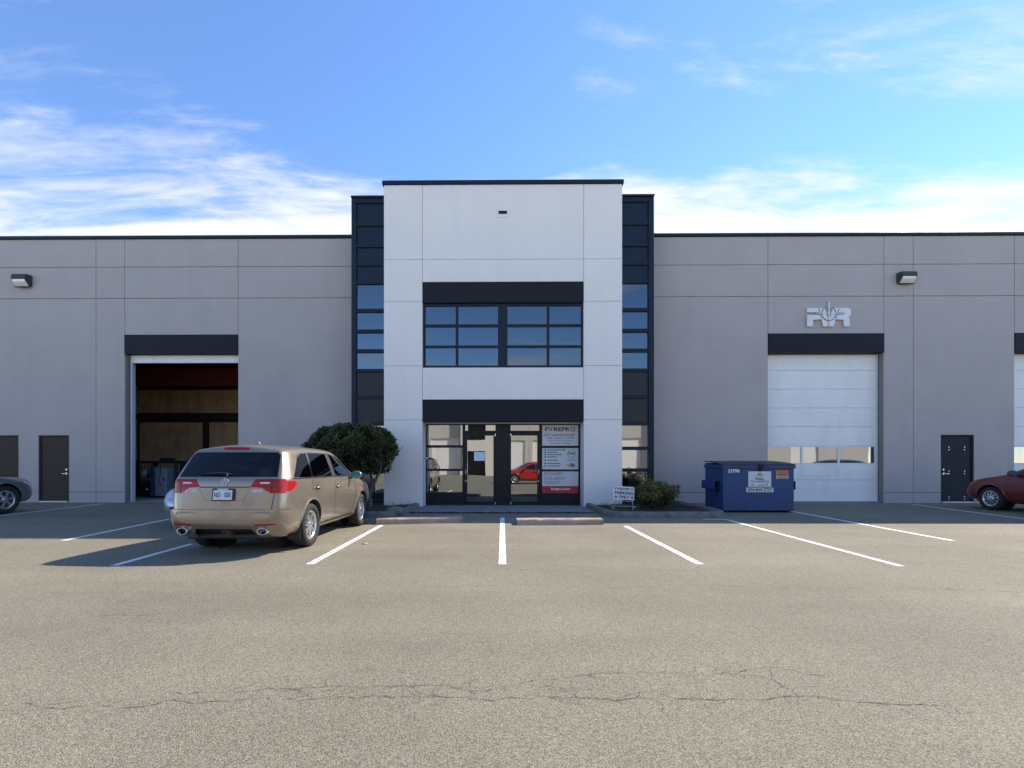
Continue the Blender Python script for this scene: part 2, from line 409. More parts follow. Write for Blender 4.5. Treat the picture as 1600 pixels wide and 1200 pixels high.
crack([(640, 917), (800, 915), (960, 917), (1080, 914), (1240, 918), (1360, 919), (1480, 922), (1600, 926)], 0.0055, 4, 6)
crack([(150, 963), (170, 962), (215, 963), (240, 961)], 0.006, 5, 1)
crack([(1195, 1043), (1210, 1062), (1232, 1078), (1250, 1090)], 0.003, 6, 8)
crack([(860, 1072), (895, 1080), (910, 1094)], 0.003, 8, 6)

# ------------------------------------------------------------------ the warehouse
YG, YT, YB, YD = 15.84, 14.10, 14.90, 14.68         # grey wall, white tower face, glazed bays, shop front
bld = thing('warehouse_building', (0, YG, 0), 'grey and white stucco warehouse unit with dark glazed bays and roll-up doors', 'building')
def grid_wall(cols, rows_px, Y, depth, m, holes, gap=0.017):
    """panels between joints; cols in site X, rows in photo rows at this plane"""
    for i in range(len(cols) - 1):
        for j in range(len(rows_px) - 1):
            z1, z0 = rows_px[j], rows_px[j + 1]
            x0, x1 = cols[i] + gap / 2, cols[i + 1] - gap / 2
            hs_ = [h for h in holes if h[1] > x0 and h[0] < x1 and h[3] > z0 and h[2] < z1]
            if any(h[0] <= x0 + .05 and h[1] >= x1 - .05 and h[2] <= z0 + .03 and h[3] >= z1 - .03 for h in hs_): continue
            slab('wall_panel', x0, x1, z0 + gap / 2 if j < len(rows_px) - 2 else z0, z1 - gap / 2, Y, Y + depth, m, bld, hs_)
def rect(px0, px1, py0, py1, Y):
    return (wx(px0, Y), wx(px1, Y), wz(py1, Y, (px0 + px1) / 2), wz(py0, Y, (px0 + px1) / 2))
GTOP = 9.20
g1 = rect(195, 372, 523, 790, YG); g1 = (g1[0], g1[1], -0.01, g1[3])
g3 = rect(1200, 1381, 521, 790, YG); g3 = (g3[0], g3[1], -0.01, g3[3])
g4 = rect(1585, 1766, 520, 790, YG); g4 = (g4[0], g4[1], -0.01, g3[3])
d1 = rect(60, 108, 680, 783, YG); d1 = (d1[0], d1[1], 0.02, d1[3])
d0 = rect(-19, 29, 680, 783, YG); d0 = (d0[0], d0[1], 0.02, d1[3])
d2 = rect(1470, 1522, 681, 783, YG); d2 = (d2[0], d2[1], 0.02, d1[3])
zr1, zr2, zr3 = wz(417, YG, 300), wz(466, YG, 300), wz(769, YG, 300)
rowsG = [GTOP - .09, zr1, zr2, zr3, 0.0]
holesG = [g1, g3, g4, d1, d0, d2]
XL, XR = -30.0, 30.0
grid_wall([XL, wx(-190, YG), wx(-80, YG), wx(150, YG), g1[0], g1[1], wx(549, YB) + .12], rowsG, YG, 0.06, m_grey, holesG)
grid_wall([wx(1022, YB) - .12, g3[0], g3[1], wx(1427, YG), g4[0], g4[1], wx(1810, YG), XR], rowsG, YG, 0.06, m_grey, holesG)
bx0, bx1 = wx(549, YB), wx(1022, YB)
tx0, tx1 = wx(600, YT), wx(972, YT)
back_holes = [h for h in holesG]
slab('wall_core', XL, bx0 + .1, 0, GTOP - .1, YG + .045, YG + .30, m_joint, bld, back_holes)
slab('wall_core', bx1 - .1, XR, 0, GTOP - .1, YG + .045, YG + .30, m_joint, bld, back_holes)
box('parapet_cap', XL, bx0 + .05, YG - .05, YG + .42, GTOP - .085, GTOP + .02, m_navy, bld, .008)
box('parapet_cap', bx1 - .05, XR, YG - .05, YG + .42, GTOP - .085, GTOP + .02, m_navy, bld, .008)
# body behind
box('roof', XL, XR, YG + .30, 44, 8.30, 8.55, m_int, bld)
box('back_wall', XL, XR, 44, 44.3, 0, GTOP, m_grey, bld)
box('side_wall', XL - .3, XL, YG, 44.3, 0, GTOP, m_grey, bld)
box('side_wall', XR, XR + .3, YG, 44.3, 0, GTOP, m_grey, bld)
sheet('floor', [(XL, YG + .06), (XR, YG + .06), (XR, 44), (XL, 44)], 0.006, mat('sealed_floor', (.40, .38, .35), .6, var=.12), bld)

# lintel bands over the garage openings
lint = wz(553, YG, 300)
for h in (g1, g3, g4):
    box('lintel_band', h[0] + .002, h[1] - .002, YG - .03, YG + .30, lint, h[3] - .002, m_dark, bld, .006)
def jamb(h, m_):
    box('door_jamb', h[0] + .001, h[0] + .05, YG + .25, YG + .40, 0.01, lint - .003, m_, bld)
    box('door_jamb', h[1] - .05, h[1] - .001, YG + .25, YG + .40, 0.01, lint - .003, m_, bld)
for h in (g1, g3, g4): jamb(h, m_trimw)
# closed sectional doors
def sect_door(h):
    d = sub('roll_up_door', bld); d.matrix_parent_inverse = Matrix.Translation((0, -YG, 0))
    x0, x1 = h[0] + .055, h[1] - .055; Y0 = YG + .27
    ys = [555, 579, 608, 637.5, 667, 697, 725, 750, 784]
    zz = [wz(p, Y0, 1290) for p in ys]; zz[0] = lint - .004; zz[-1] = 0.02
    for k in range(8):
        za, zb = zz[k + 1] + .002, zz[k] - .002
        if k == 5:
            # window section: frame and three panes
            n = 3; w = (x1 - x0) / n
            for q in range(n):
                xa, xb = x0 + q * w, x0 + (q + 1) * w
                f = slab('door_window_frame', xa + .003, xb - .003, za, zb, Y0, Y0 + .05, m_doorw, d, [(xa + .04, xb - .04, za + .035, zb - .03)])
                box('door_window_pane', xa + .035, xb - .035, Y0 + .02, Y0 + .028, za + .03, zb - .025, m_glass, d)
        else:
            bm = bmesh.new(); prof = []
            nrib = 5 if (zb - za) > .45 else 3
            hh = (zb - za) / nrib
            for q in range(nrib):
                zc_ = za + q * hh
                prof += [(zc_ + .002, .003), (zc_ + .012, 0.0), (zc_ + hh - .012, 0.0), (zc_ + hh - .002, .003)]
            va = [bm.verts.new((x0, Y0 + p[1], p[0])) for p in prof]; vb = [bm.verts.new((x1, Y0 + p[1], p[0])) for p in prof]
            for i in range(len(prof) - 1): bm.faces.new((va[i], vb[i], vb[i+1], va[i+1]))
            e = [bm.verts.new(p) for p in ((x0, Y0+.05, za+.002), (x1, Y0+.05, za+.002), (x1, Y0+.05, zb-.002), (x0, Y0+.05, zb-.002))]
            bm.faces.new((va[0], e[0], e[1], vb[0])); bm.faces.new((va[-1], vb[-1], e[2], e[3])); bm.faces.new((e[0], e[3], e[2], e[1]))
            bm.faces.new([va[0]] + va[1:] + [e[3], e[0]]); bm.faces.new([vb[0], e[1], e[2]] + vb[:0:-1])
            bmesh.ops.recalc_face_normals(bm, faces=bm.faces)
            link('door_section', mesh_bm(bm, 'door_section'), m_doorw, d)
    for o in COL.objects:
        if o.parent == d: o.matrix_parent_inverse = Matrix.Identity(4)
    box('door_seal', x0, x1, Y0 - .01, Y0 + .05, 0.008, 0.03, m_black, bld)
    box('door_track', x1 + .004, x1 + .03, Y0 - .05, Y0 + .02, 0.02, lint - .01, m_trimw, bld)
    return d, x0, x1, zz, Y0
dd, fx0, fx1, fzz, fY = sect_door(g3)
w3 = (fx1 - fx0) / 3
bm = bmesh.new()
zA, zB = fzz[6] - .40, fzz[6] - .02
sl = slab('mail_flap_frame', fx0 + w3, fx0 + 2 * w3, zA, zB, fY - .012, fY + .001, m_doorw, dd, [(fx0 + w3 + .025, fx0 + 2*w3 - .025, zA + .025, zB)])
sl.matrix_parent_inverse = Matrix.Identity(4); bm.free()
sect_door(g4)
# raised door of the open bay: only its bottom edge shows under the band
o_ = box('raised_door', g1[0] + .08, g1[1] - .002, YG + .20, YG + .26, wz(567, YG + .2, 290), lint - .004, m_doorw, bld)
box('door_track', g1[0] + .055, g1[0] + .10, YG + .18, YG + .24, .01, lint - .01, m_trimw, bld)

# man doors
def man_door(h, m_, hinge, plates=False, lever=1):
    d = sub('steel_door', bld)
    x0, x1, z0, z1 = h
    def pb(*a, **k):
        o = box(*a, **k); o.matrix_parent_inverse = Matrix.Translation((0, 0, 0)); return o
    Y0 = YG + .05
    d.location = (0, 0, 0); d.matrix_parent_inverse = Matrix.Translation((0, -YG, 0))
    s = slab('door_frame', x0 + .001, x1 - .001, z0, z1 - .001, YG + .015, YG + .20, m_, d, [(x0 + .05, x1 - .05, z0 - .1, z1 - .05)])
    pb('door_leaf', x0 + .054, x1 - .054, Y0, Y0 + .045, z0 + .03, z1 - .055, m_, d, bev=.004)
    hx = x0 + .05 if hinge < 0 else x1 - .05
    for zz in (.25, 1.05, 1.85): pb('hinge', hx - .014, hx + .014, Y0 - .016, Y0 + .004, z0 + zz, z0 + zz + .12, m_black, d, bev=.003)
    lx = x1 - .13 if hinge < 0 else x0 + .13; s_ = -1 if hinge < 0 else 1
    bm = bmesh.new(); bm_lathe(bm, [(Y0 - .012, .034), (Y0, .036)], 'y', 16, (lx, 0, z0 + .98), True)
    bm_box(bm, min(lx, lx + s_ * .13), max(lx, lx + s_ * .13), Y0 - .06, Y0 - .044, z0 + .97, z0 + .99, .004)
    bm_box(bm, lx - .01, lx + .01, Y0 - .05, Y0 - .01, z0 + .97, z0 + .99)
    link('lever_handle', mesh_bm(bm), m_chrome, d)
    bm = bmesh.new(); bm_lathe(bm, [(Y0 - .014, .026), (Y0, .03)], 'y', 16, (lx, 0, z0 + 1.12), True); link('deadbolt', mesh_bm(bm), m_chrome, d)
    pb('threshold', x0 + .05, x1 - .05, YG - .03, YG + .12, 0.007, z0 + .028, m_alu, d, bev=.004)
    if plates:
        for px_ in (.28, .75):
            for zz in (.10, .98, 1.80):
                bm = bmesh.new()
                for dz in (0, .09): bm_lathe(bm, [(Y0 - .012, .016), (Y0, .02)], 'y', 12, (x0 + px_ * (x1 - x0), 0, z0 + zz + dz), True)
                link('bolt_pair', mesh_bm(bm), m_chrome, d)
    for o in COL.objects:
        if o.parent == d: o.matrix_parent_inverse = Matrix.Identity(4)
man_door(d1, m_brown, -1); man_door(d0, m_brown, 1); man_door(d2, m_navyd, 1, True)

# ---- white tower
TTOP = 9.97
TW = (wz(440, YT), wz(574, YT), wz(624, YT), wz(660, YT))    # window top/bottom, band top/bottom
cx0, cx1 = wx(660, YT), wx(912, YT)
win = (cx0, cx1, TW[1], TW[0]); ent = (cx0, cx1, -0.01, TW[2])
rT = [TTOP - .09, wz(405, YT), wz(471, YT), wz(571.5, YT), wz(656, YT), 0.0]
def tower_cols(c0, c1, rows):
    for j in range(len(rows) - 1):
        slab('tower_panel', c0 + .006, c1 - .006, rows[j+1] + (.006 if j < len(rows)-2 else 0), rows[j] - .006, YT, YT + .05, m_white, bld)
tower_cols(tx0 - .006, cx0, rT); tower_cols(cx1, tx1 + .006, rT)
tower_cols(cx0, cx1, [rT[0], rT[1], TW[0]]); tower_cols(cx0, cx1, [TW[1], TW[2]])
slab('tower_core', tx0 + .003, tx1 - .003, 0, TTOP - .1, YT + .045, YT + .40, m_jointw, bld, [win, ent])
for xa, xb in ((tx0, tx0 + .3), (tx1 - .3, tx1)):
    box('tower_side', xa + (.002 if xa < 0 else 0), xb - (0 if xa < 0 else .002), YT + .402, 18.4, 0, TTOP - .11, m_white, bld)
box('parapet_cap', tx0 - .05, tx1 + .05, YT - .05, YT + .5, TTOP - .085, TTOP + .03, m_navy, bld, .008)
box('tower_roof', bx0 + .1, bx1 - .1, YB + .3, 18.5, 9.0, 9.2, m_int, bld)
box('tower_back', bx0, bx1, 18.5, 18.7, 0, TTOP - .1, m_navy, bld)
# vent slot
box('vent_hood', wx(775, YT), wx(796, YT), YT - .012, YT, wz(340, YT), wz(328, YT), m_white, bld, .004)
box('vent_slot', wx(779, YT), wx(792, YT), YT - .03, YT - .012, wz(334.5, YT), wz(330, YT), m_black, bld, .003)
# upper window
YW = YT + .10
box('lintel_band', cx0 + .002, cx1 - .002, YT + .02, YT + .38, wz(474, YW), TW[0] - .002, m_dark, bld, .004)
def frame_grid(name, xs, zs, Y, depth, bars_x, bars_z, m_f):
    """xs/zs: outer rectangle; bars: list of (lo,hi) solid strips"""
    x0, x1 = xs; z0, z1 = zs
    hx = []; cur = x0
    for a, b in sorted(bars_x): 
        if a > cur + .005: hx.append((cur, a))
        cur = b
    hz = []; cur = z0
    for a, b in sorted(bars_z):
        if a > cur + .005: hz.append((cur, a))
        cur = b
    holes = [(a, b, c, d) for a, b in hx for c, d in hz]
    slab(name, x0, x1, z0, z1, Y, Y + depth, m_f, bld, holes)
    return holes
ZW = lambda p: wz(p, YW)
XW = lambda p: wx(p, YW)
bx = [(cx0 + .003, XW(664.5)), (XW(712), XW(716)), (XW(778), XW(793)), (XW(854.5), XW(858.5)), (XW(908), cx1 - .003)]
bz = [(TW[1] + .003, ZW(571)), (ZW(543), ZW(539.5)), (ZW(510.5), ZW(506.5)), (ZW(478), ZW(474.5))]
hol = frame_grid('window_frame', (cx0 + .003, cx1 - .003), (TW[1] + .003, ZW(474.5)), YW, .09, bx, bz, m_navy)
for a, b, c, d in hol: pane('window_pane', a - .01, b + .01, YW + .04, YW + .055, c - .01, d + .01, m_glassb, bld)
# ground floor entrance
zb_top, zb_bot = TW[2], wz(658.5, YT)
box('lintel_band', cx0 + .002, cx1 - .002, YT + .015, YT + .36, zb_bot, zb_top - .002, m_dark, bld, .004)
box('soffit_strip', cx0 + .002, cx1 - .002, YT + .36, YD + .1, zb_bot - .03, zb_bot + .2, m_trimw, bld)
for xa, xb in ((cx0, cx0 + .001), (cx1 - .001, cx1)):
    box('reveal', xa - .15 if xa < 0 else xa, xb if xa < 0 else xb + .15, YT + .40, YD + .15, 0, zb_bot, m_white, bld)
XD = lambda p: wx(p, YD)
ZD = lambda p: wz(p, YD)
e0, e1, et = cx0 + .002, cx1 - .002, zb_bot - .032
ez = ZD(788.5)
# sidelight left
hol = frame_grid('sidelight_frame', (e0, XD(726)), (0.02, et), YD, .08, [(e0, XD(666.5)), (XD(722.5), XD(726))],
                 [(0.02, ZD(769)), (ZD(736), ZD(732.5)), (ZD(699.5), ZD(695.5)), (ZD(664), et)], m_black)
for a, b, c, d in hol: pane('sidelight_pane', a - .01, b + .01, YD + .04, YD + .052, c - .01, d + .01, m_glass, bld)
hol = frame_grid('sidelight_frame', (XD(843.5), e1), (0.02, et), YD, .08, [(XD(843.5), XD(847)), (XD(904), e1)],
                 [(0.02, ZD(770.5)), (ZD(736.5), ZD(733.5)), (ZD(700), ZD(696.5)), (ZD(664), et)], m_black)
SIGNS = hol
for a, b, c, d in hol: pane('sidelight_pane', a - .01, b + .01, YD + .04, YD + .052, c - .01, d + .01, m_glass, bld)
# transoms, centre panel
for a, b in ((726, 775), (797, 843.5)):
    hol = frame_grid('transom_frame', (XD(a) + .001, XD(b) - .001), (ZD(675.5), et), YD, .08, [(XD(a) + .001, XD(a + .8)), (XD(b - .8), XD(b) - .001)],
                     [(ZD(675.5), ZD(673)), (ZD(664), et)], m_black)
    for q in hol: pane('transom_pane', q[0] - .01, q[1] + .01, YD + .04, YD + .052, q[2] - .01, q[3] + .01, m_glass, bld)
box('centre_panel', XD(775), XD(797), YD - .03, YD + .07, 0.02, et, m_black, bld, .004)
def glass_door(p0, p1, hinge_right, g0, g1_):
    x0, x1 = XD(p0) + .004, XD(p1) - .004
    f = slab('entry_door', x0, x1, 0.03, ZD(676), YD + .005, YD + .055, m_black, bld, [(XD(g0), XD(g1_), ZD(783), ZD(680.5))])
    pn = box('door_glass', XD(g0) - .01, XD(g1_) + .01, YD + .025, YD + .035, ZD(783) - .01, ZD(680.5) + .01, m_glass, None)
    hx = x0 + .035 if hinge_right else x1 - .035
    hz = 1.05
    tb = tube('pull_handle', [(hx, YD + .006, hz - .13), (hx, YD - .05, hz - .13), (hx, YD - .06, hz), (hx, YD - .05, hz + .13), (hx, YD + .006, hz + .13)], .011, m_chrome)
    kx = x1 - .02 if hinge_right else x0 + .02
    pv = box('pivot', kx - .018, kx + .018, YD - .016, YD + .006, 0.045, 0.12, m_chrome, None, .004)
    pt = box('pivot', kx - .018, kx + .018, YD - .016, YD + .006, ZD(676) - .12, ZD(676) - .03, m_chrome, None, .004)
    lk = bmesh.new(); bm_lathe(lk, [(YD - .012, .018), (YD + .006, .02)], 'y', 12, (hx, 0, hz - .26), True)
    lk = link('lock_cylinder', mesh_bm(lk), m_chrome)
    for o in (pn, tb, pv, pt, lk): o.parent = f; o.matrix_parent_inverse = Matrix.Identity(4)
glass_door(726, 775, True, 730, 771); glass_door(797, 843.5, False, 798.5, 839.5)
box('inner_wall', cx0 - .4, cx1 + .4, 17.6, 17.7, 0, 8, m_int, bld)
box('upper_floor', cx0 - .4, cx1 + .4, YD + .3, 17.6, 3.15, 3.5, m_int, bld)
# ---- glazed bays either side of the tower
def bay(side):
    S = -1 if side < 0 else 1
    xo = bx0 if S < 0 else bx1                       # outer corner
    xi = tx0 if S < 0 else tx1
    m_in = wx(556.5, YB) if S < 0 else wx(1013.5, YB)
    lo, hi = min(xo, m_in), max(xo, m_in)
    box('bay_post', lo, hi, YB, YB + .20, 0.0, TTOP - .02, m_navy, bld, .004)
    a, b = (m_in, xi + .30) if S < 0 else (xi - .30, m_in)
    a += .001; b -= .001
    cuts = [313, 349, 382.5, 411.5, 440, 484, 516.5, 547.5, 578.5, 620, 662, 700.5, 734.5, 786]
    zz = [wz(p, YB) for p in cuts]; zz[-1] = 0.12
    for k, z in enumerate(zz):
        t = .055
        box('bay_transom', a, b, YB + .012, YB + .16, z - t, z + t if k else TTOP - .02, m_navy, bld, .003)
    for k in range(len(zz) - 1):
        z1, z0 = zz[k] - .05, zz[k + 1] + .05
        if k in (4, 5, 6, 7): pane('bay_pane', a, b, YB + .075, YB + .09, z0, z1, m_glassb, bld)
        elif k >= 10: pane('bay_pane', a, b, YB + .075, YB + .09, z0, z1, m_glass, bld)
        elif k < 4: box('spandrel_panel', a, b, YB + .06, YB + .10, z0, z1, m_span, bld)
        else: box('spandrel_panel', a, b, YB + .06, YB + .10, z0, z1, m_spang, bld)
    ca, cb = (xo - .008, tx0 + .001) if S < 0 else (tx1 - .001, xo + .008)
    box('parapet_cap', ca, cb, YB - .04, YB + .5, TTOP - .015, TTOP + .05, m_navy, bld, .006)
    sx0, sx1 = (xo, xo + .08) if S < 0 else (xo - .08, xo)
    box('bay_side', sx0, sx1, YB + .21, 18.5, 0, TTOP - .03, m_navy, bld)
    px_ = (a + b) / 2 + S * .1
    box('bay_column', px_ - .06, px_ + .06, YB + 1.2, YB + 1.32, 0, 9, m_trimw, bld)
    box('bay_inner_wall', min(xo, xi), max(xo, xi), YB + 2.2, YB + 2.3, 0, 9, m_trimw, bld)
bay(-1); bay(1)

# ---- inside the open bay
room_x0, room_x1, YR = -17.15, g1[1] + 3.0, 21.5
box('room_wall', room_x0 - .1, room_x0, YG + .31, YR, 0, 8.29, m_int, bld)
box('room_wall', room_x1, room_x1 + .1, YG + .31, YR, 0, 8.29, m_int, bld)
box('room_wall', room_x0, room_x1, YR + .1, YR + .2, 0, 8.29, m_beam, bld)
ZI = lambda p: wz(p, YR, 290)
XI = lambda p: wx(p, YR)
for xa, xb, pa, pb_ in ((217, 318, 660, 775), (326, 380, 660, 775), (381, 440, 660, 775), (212, 260, 609, 645), (261, 380, 609, 645), (381, 460, 609, 645)):
    box('plywood_sheet', XI(xa), XI(xb), YR + .04, YR + .08, max(0.01, ZI(pb_)), ZI(pa), m_ply, bld, .003)
box('red_beam', room_x0 + .02, room_x1 - .02, YR - .25, YR - .05, ZI(604), ZI(577), m_redst, bld, .01)
box('timber_ledger', room_x0 + .02, room_x1 - .02, YR - .1, YR + .03, ZI(656), ZI(648), m_beam, bld, .006)
box('timber_post', XI(318.5), XI(325.5), YR - .1, YR + .03, 0.01, ZI(657), m_beam, bld, .006)

# ------------------------------------------------------------------ things on and in the building
m_bronze = mat('bronze_housing', (0.040, 0.036, 0.034), 0.45, var=0.1)
m_lens = mat('prismatic_lens', (0.62, 0.62, 0.55), 0.12, spec=0.8, var=0.1, vscale=20)
def wall_light(px0, px1, py0, py1, label, flip):
    x0, x1 = wx(px0, YG), wx(px1, YG); z1, z0 = wz(py0, YG, px0), wz(py1, YG, px0)
    t = thing('wall_light', ((x0 + x1) / 2, YG, z0), label, 'wall light', 'wall pack lights')
    h = z1 - z0; zm = z0 + h * .52
    bm = bmesh.new()
    P = [(YG - .001, z0 + .02), (YG - .001, z1), (YG - .22, z1 - .02), (YG - .25, zm + .05), (YG - .23, zm), (YG - .09, z0 + .02)]
    a = [bm.verts.new((x0, p[0], p[1])) for p in P]; b = [bm.verts.new((x1, p[0], p[1])) for p in P]
    bm.faces.new(a); bm.faces.new(b[::-1])
    for i in range(len(P)): bm.faces.new((a[i], b[i], b[(i+1) % len(P)], a[(i+1) % len(P)]))
    bmesh.ops.recalc_face_normals(bm, faces=bm.faces); bmesh.ops.bevel(bm, geom=list(bm.edges), offset=.012, segments=2, affect='EDGES')
    link('housing', mesh_bm(bm), m_bronze, t)
    bm = bmesh.new()
    q = [(YG - .235, zm - .005), (YG - .08, z0 + .03), (YG - .085, z0 + .0), (YG - .13, z0 - .02), (YG - .22, zm - .09)]
    a = [bm.verts.new((x0 + .04, p[0], p[1])) for p in q]; b = [bm.verts.new((x1 - .04, p[0], p[1])) for p in q]
    bm.faces.new(a); bm.faces.new(b[::-1])
    for i in range(len(q)): bm.faces.new((a[i], b[i], b[(i+1) % len(q)], a[(i+1) % len(q)]))
    bmesh.ops.recalc_face_normals(bm, faces=bm.faces); bmesh.ops.bevel(bm, geom=list(bm.edges), offset=.008, segments=2, affect='EDGES')
    link('lens', mesh_bm(bm), m_lens, t)
    box('lens_rim', x0 + .02, x1 - .02, YG - .15, YG - .08, z0 - .035, z0 - .015, m_bronze, t, .006)
wall_light(28, 51, 431, 449, 'bronze wall light on grey wall above the brown steel doors', 1)
wall_light(1400, 1424, 427, 444, 'bronze wall light on grey wall right of the metal letters', 1)

# metal letter sign over the closed roll-up door
LG = thing('letter_sign', (wx(1290, YG), YG, wz(512, YG, 1290)), 'silver metal letter logo above the white roll-up door', 'sign')
def lp(u, v): return wp(1245 + u * 95 / 1600, 465 + v * 55 / 926, YG)
def lpoly(name, pts, y0=-.07, y1=-.02): return prism(name, [lp(*p) for p in pts], YG + y0, YG + y1, m_alu, LG)
lpoly('letter_f', [(238, 288), (525, 288), (548, 400), (238, 405)])
lpoly('letter_f', [(238, 470), (575, 470), (605, 590), (390, 598), (390, 775), (238, 775)])
lpoly('letter_v', [(550, 288), (700, 288), (775, 560), (775, 775), (660, 775)], -.075)
lpoly('letter_v', [(1065, 288), (905, 288), (835, 560), (835, 775), (925, 775)], -.075)
lpoly('letter_r', [(1085, 288), (1330, 288), (1375, 320), (1395, 400), (1380, 480), (1330, 525), (1350, 560), (1360, 775), (1205, 775), (1195, 598), (1000, 590), (1030, 470), (1215, 455), (1215, 405), (1062, 405)])
lpoly('crosshair_bar', [(465, 422), (1200, 422), (1200, 442), (465, 442)], -.09, -.05)
lpoly('crosshair_bar', [(790, 112), (822, 112), (822, 775), (790, 775)], -.088, -.05)
cxx, czz = lp(800, 440); bm = bmesh.new(); pts = []
rad = abs(lp(985, 440)[0] - cxx)
bm_tube(bm, [(cxx + rad * math.cos(a * math.pi / 20), YG - .085, czz + rad * math.sin(a * math.pi / 20)) for a in range(13, 48)], .012, 6)
link('crosshair_ring', mesh_bm(bm, smooth=True), m_joint, LG)
for u in (300, 1280): box('stud', lp(u, 330)[0] - .01, lp(u, 330)[0] + .01, YG - .02, YG + .002, lp(u, 350)[1], lp(u, 330)[1], m_dark, LG)

# security camera at the entrance
sc_t = thing('security_camera', (cx0, YD - .2, wz(715, YT)), 'small white security camera on the left entrance jamb', 'camera')
zz_ = wz(715, YT + .3)
box('mount', cx0 + .001, cx0 + .03, YT + .28, YT + .40, zz_ - .06, zz_ + .05, m_trimw, sc_t, .006)
tube('camera_body', [(cx0 + .03, YT + .34, zz_ - .01), (cx0 + .08, YT + .30, zz_ - .02), (cx0 + .16, YT + .22, zz_ - .035)], [.02, .034, .036], m_trimw, sc_t, 14)
tube('camera_lens', [(cx0 + .158, YT + .222, zz_ - .0345), (cx0 + .175, YT + .205, zz_ - .0375)], [.032, .03], m_black, sc_t, 14)

# notice on the left door
zn = ZD(713); xn = XD(749)
no = box('paper_notice', xn - .17, xn + .17, YD + .018, YD + .023, zn - .14, zn + .14, mat('paper', (0.75, 0.80, 0.84), 0.7, var=.03), None)
tag(no, 'pale blank paper notice taped to the left glass door', 'notice')

# signs filling the panes beside the right door
m_sign = mat('sign_white', (0.62, 0.62, 0.62), 0.45, var=.03); m_signred = mat('sign_red', (0.42, 0.02, 0.025), 0.45, var=.04)
m_ink = mat('sign_ink', (0.02, 0.02, 0.022), 0.5); m_inkr = mat('sign_red_ink', (0.45, 0.03, 0.04), 0.5); m_inkg = mat('sign_grey_ink', (0.16, 0.17, 0.20), 0.5)
m_yel = mat('sign_yellow', (0.55, 0.45, 0.05), 0.5); m_signw = mat('sign_letter_white', (0.8, 0.78, 0.76), 0.5)
SG = sorted(SIGNS, key=lambda h: -h[3])
labs = ['white window sign with large black company name, top pane beside right door', 'white window sign with contact lines and circled logo, middle pane', 'white and red window sign with web address, lowest pane']
ts = []
for h, lb in zip(SG, labs):
    t = thing('window_sign', ((h[0] + h[1]) / 2, YD + .02, h[2]), lb, 'sign', 'window signs beside the entrance')
    box('sign_sheet', h[0] + .004, h[1] - .004, YD + .018, YD + .030, h[2] + .004, h[3] - .004, m_sign, t); ts.append((t, h))
YS = YD + .015
def stx(t, s, size, px, py, m_, w, bold=.0, align='CENTER'):
    text('lettering', s, size, XD(px), YS, ZD(py), m_, t, bold, align, width=w)
sxp = lambda a, b: XD(b) - XD(a)
t, h = ts[0]
stx(t, 'F', .165, 854.0, 671.0, m_ink, sxp(851.5, 856.5), .03)
stx(t, 'V', .165, 860.3, 671.0, m_inkr, sxp(856.5, 864), .03)
stx(t, 'REPR', .165, 877.5, 671.0, m_ink, sxp(865, 890.5), .03)
bm = bmesh.new(); ox, oz = XD(895.3), ZD(671)
for k in range(4):
    a0 = k * math.pi / 2 + .16; ro, ri = .075, .045; seg = []
    pts = [(ox + ro * math.cos(a0 + i * .3), oz + ro * math.sin(a0 + i * .3)) for i in range(5)] + [(ox + ri * math.cos(a0 + i * .3), oz + ri * math.sin(a0 + i * .3)) for i in range(4, -1, -1)]
    bm.faces.new([bm.verts.new((p[0], YS, p[1])) for p in pts])
link('lettering', mesh_bm(bm), m_ink, t)
stx(t, 'print', .13, 855.5, 679.3, m_inkg, sxp(850, 861), .01)
stx(t, 'solution provider', .13, 880.8, 679.3, m_inkr, sxp(862.5, 899), .01)
stx(t, 'SALES  |  SERVICE  |  SUPPLIES', .075, 875.5, 684.5, m_ink, sxp(854, 897), .005)
box('text_rule', XD(855), XD(896), YS - .001, YS + .001, ZD(688.9), ZD(688.2), m_inkg, t)
box('text_rule', XD(859), XD(876), YS - .001, YS + .001, ZD(692.9), ZD(691.8), m_inkg, t); box('text_rule', XD(878), XD(891), YS - .001, YS + .001, ZD(692.9), ZD(691.8), m_inkg, t)
t, h = ts[1]
for py, w, s in ((703, 32, 'UNIT  INDUSTRIAL AVENUE'), (706.6, 18, 'PHONE NUMBER'), (710.3, 25, 'SALES AND SERVICE'), (714, 16, 'WEBSITE'), (719, 18, 'STORE HOURS'), (724, 22, 'WEEKDAYS  OPEN'), (728, 22, 'WEEKEND  CLOSED')):
    box('text_rule', XD(855), XD(855 + w * .92), YS - .001, YS + .001, ZD(py + .75), ZD(py - .75), m_inkg, t)
    box('bullet_icon', XD(851), XD(853), YS - .001, YS + .001, ZD(py + 1.1), ZD(py - 1.1), m_ink, t)
ccx, ccz = XD(893), ZD(709); bm = bmesh.new(); n = 32
for k in range(n):
    a, b = 2*math.pi*k/n, 2*math.pi*(k+1)/n
    bm.faces.new([bm.verts.new((ccx + r_*math.cos(q), YS, ccz + r_*math.sin(q))) for r_, q in ((.132, a), (.132, b), (.120, b), (.120, a))])
link('logo_ring', mesh_bm(bm), m_ink, t)
text('lettering', 'FVR', .11, ccx, YS, ccz, m_ink, t, .03, width=.2)
box('text_rule', XD(886), XD(899), YS - .001, YS + .001, ZD(719.2), ZD(718.2), m_inkg, t)
box('printed_picture', XD(886), XD(891), YS - .001, YS + .001, ZD(729), ZD(725), m_yel, t)
prism('printed_picture', [(XD(891.3), ZD(729.5)), (XD(899), ZD(729.5)), (XD(898), ZD(725)), (XD(894.5), ZD(724.5)), (XD(893), ZD(722.5)), (XD(891.3), ZD(723.5))], YS - .001, YS + .001, m_inkg, t)
t, h = ts[2]
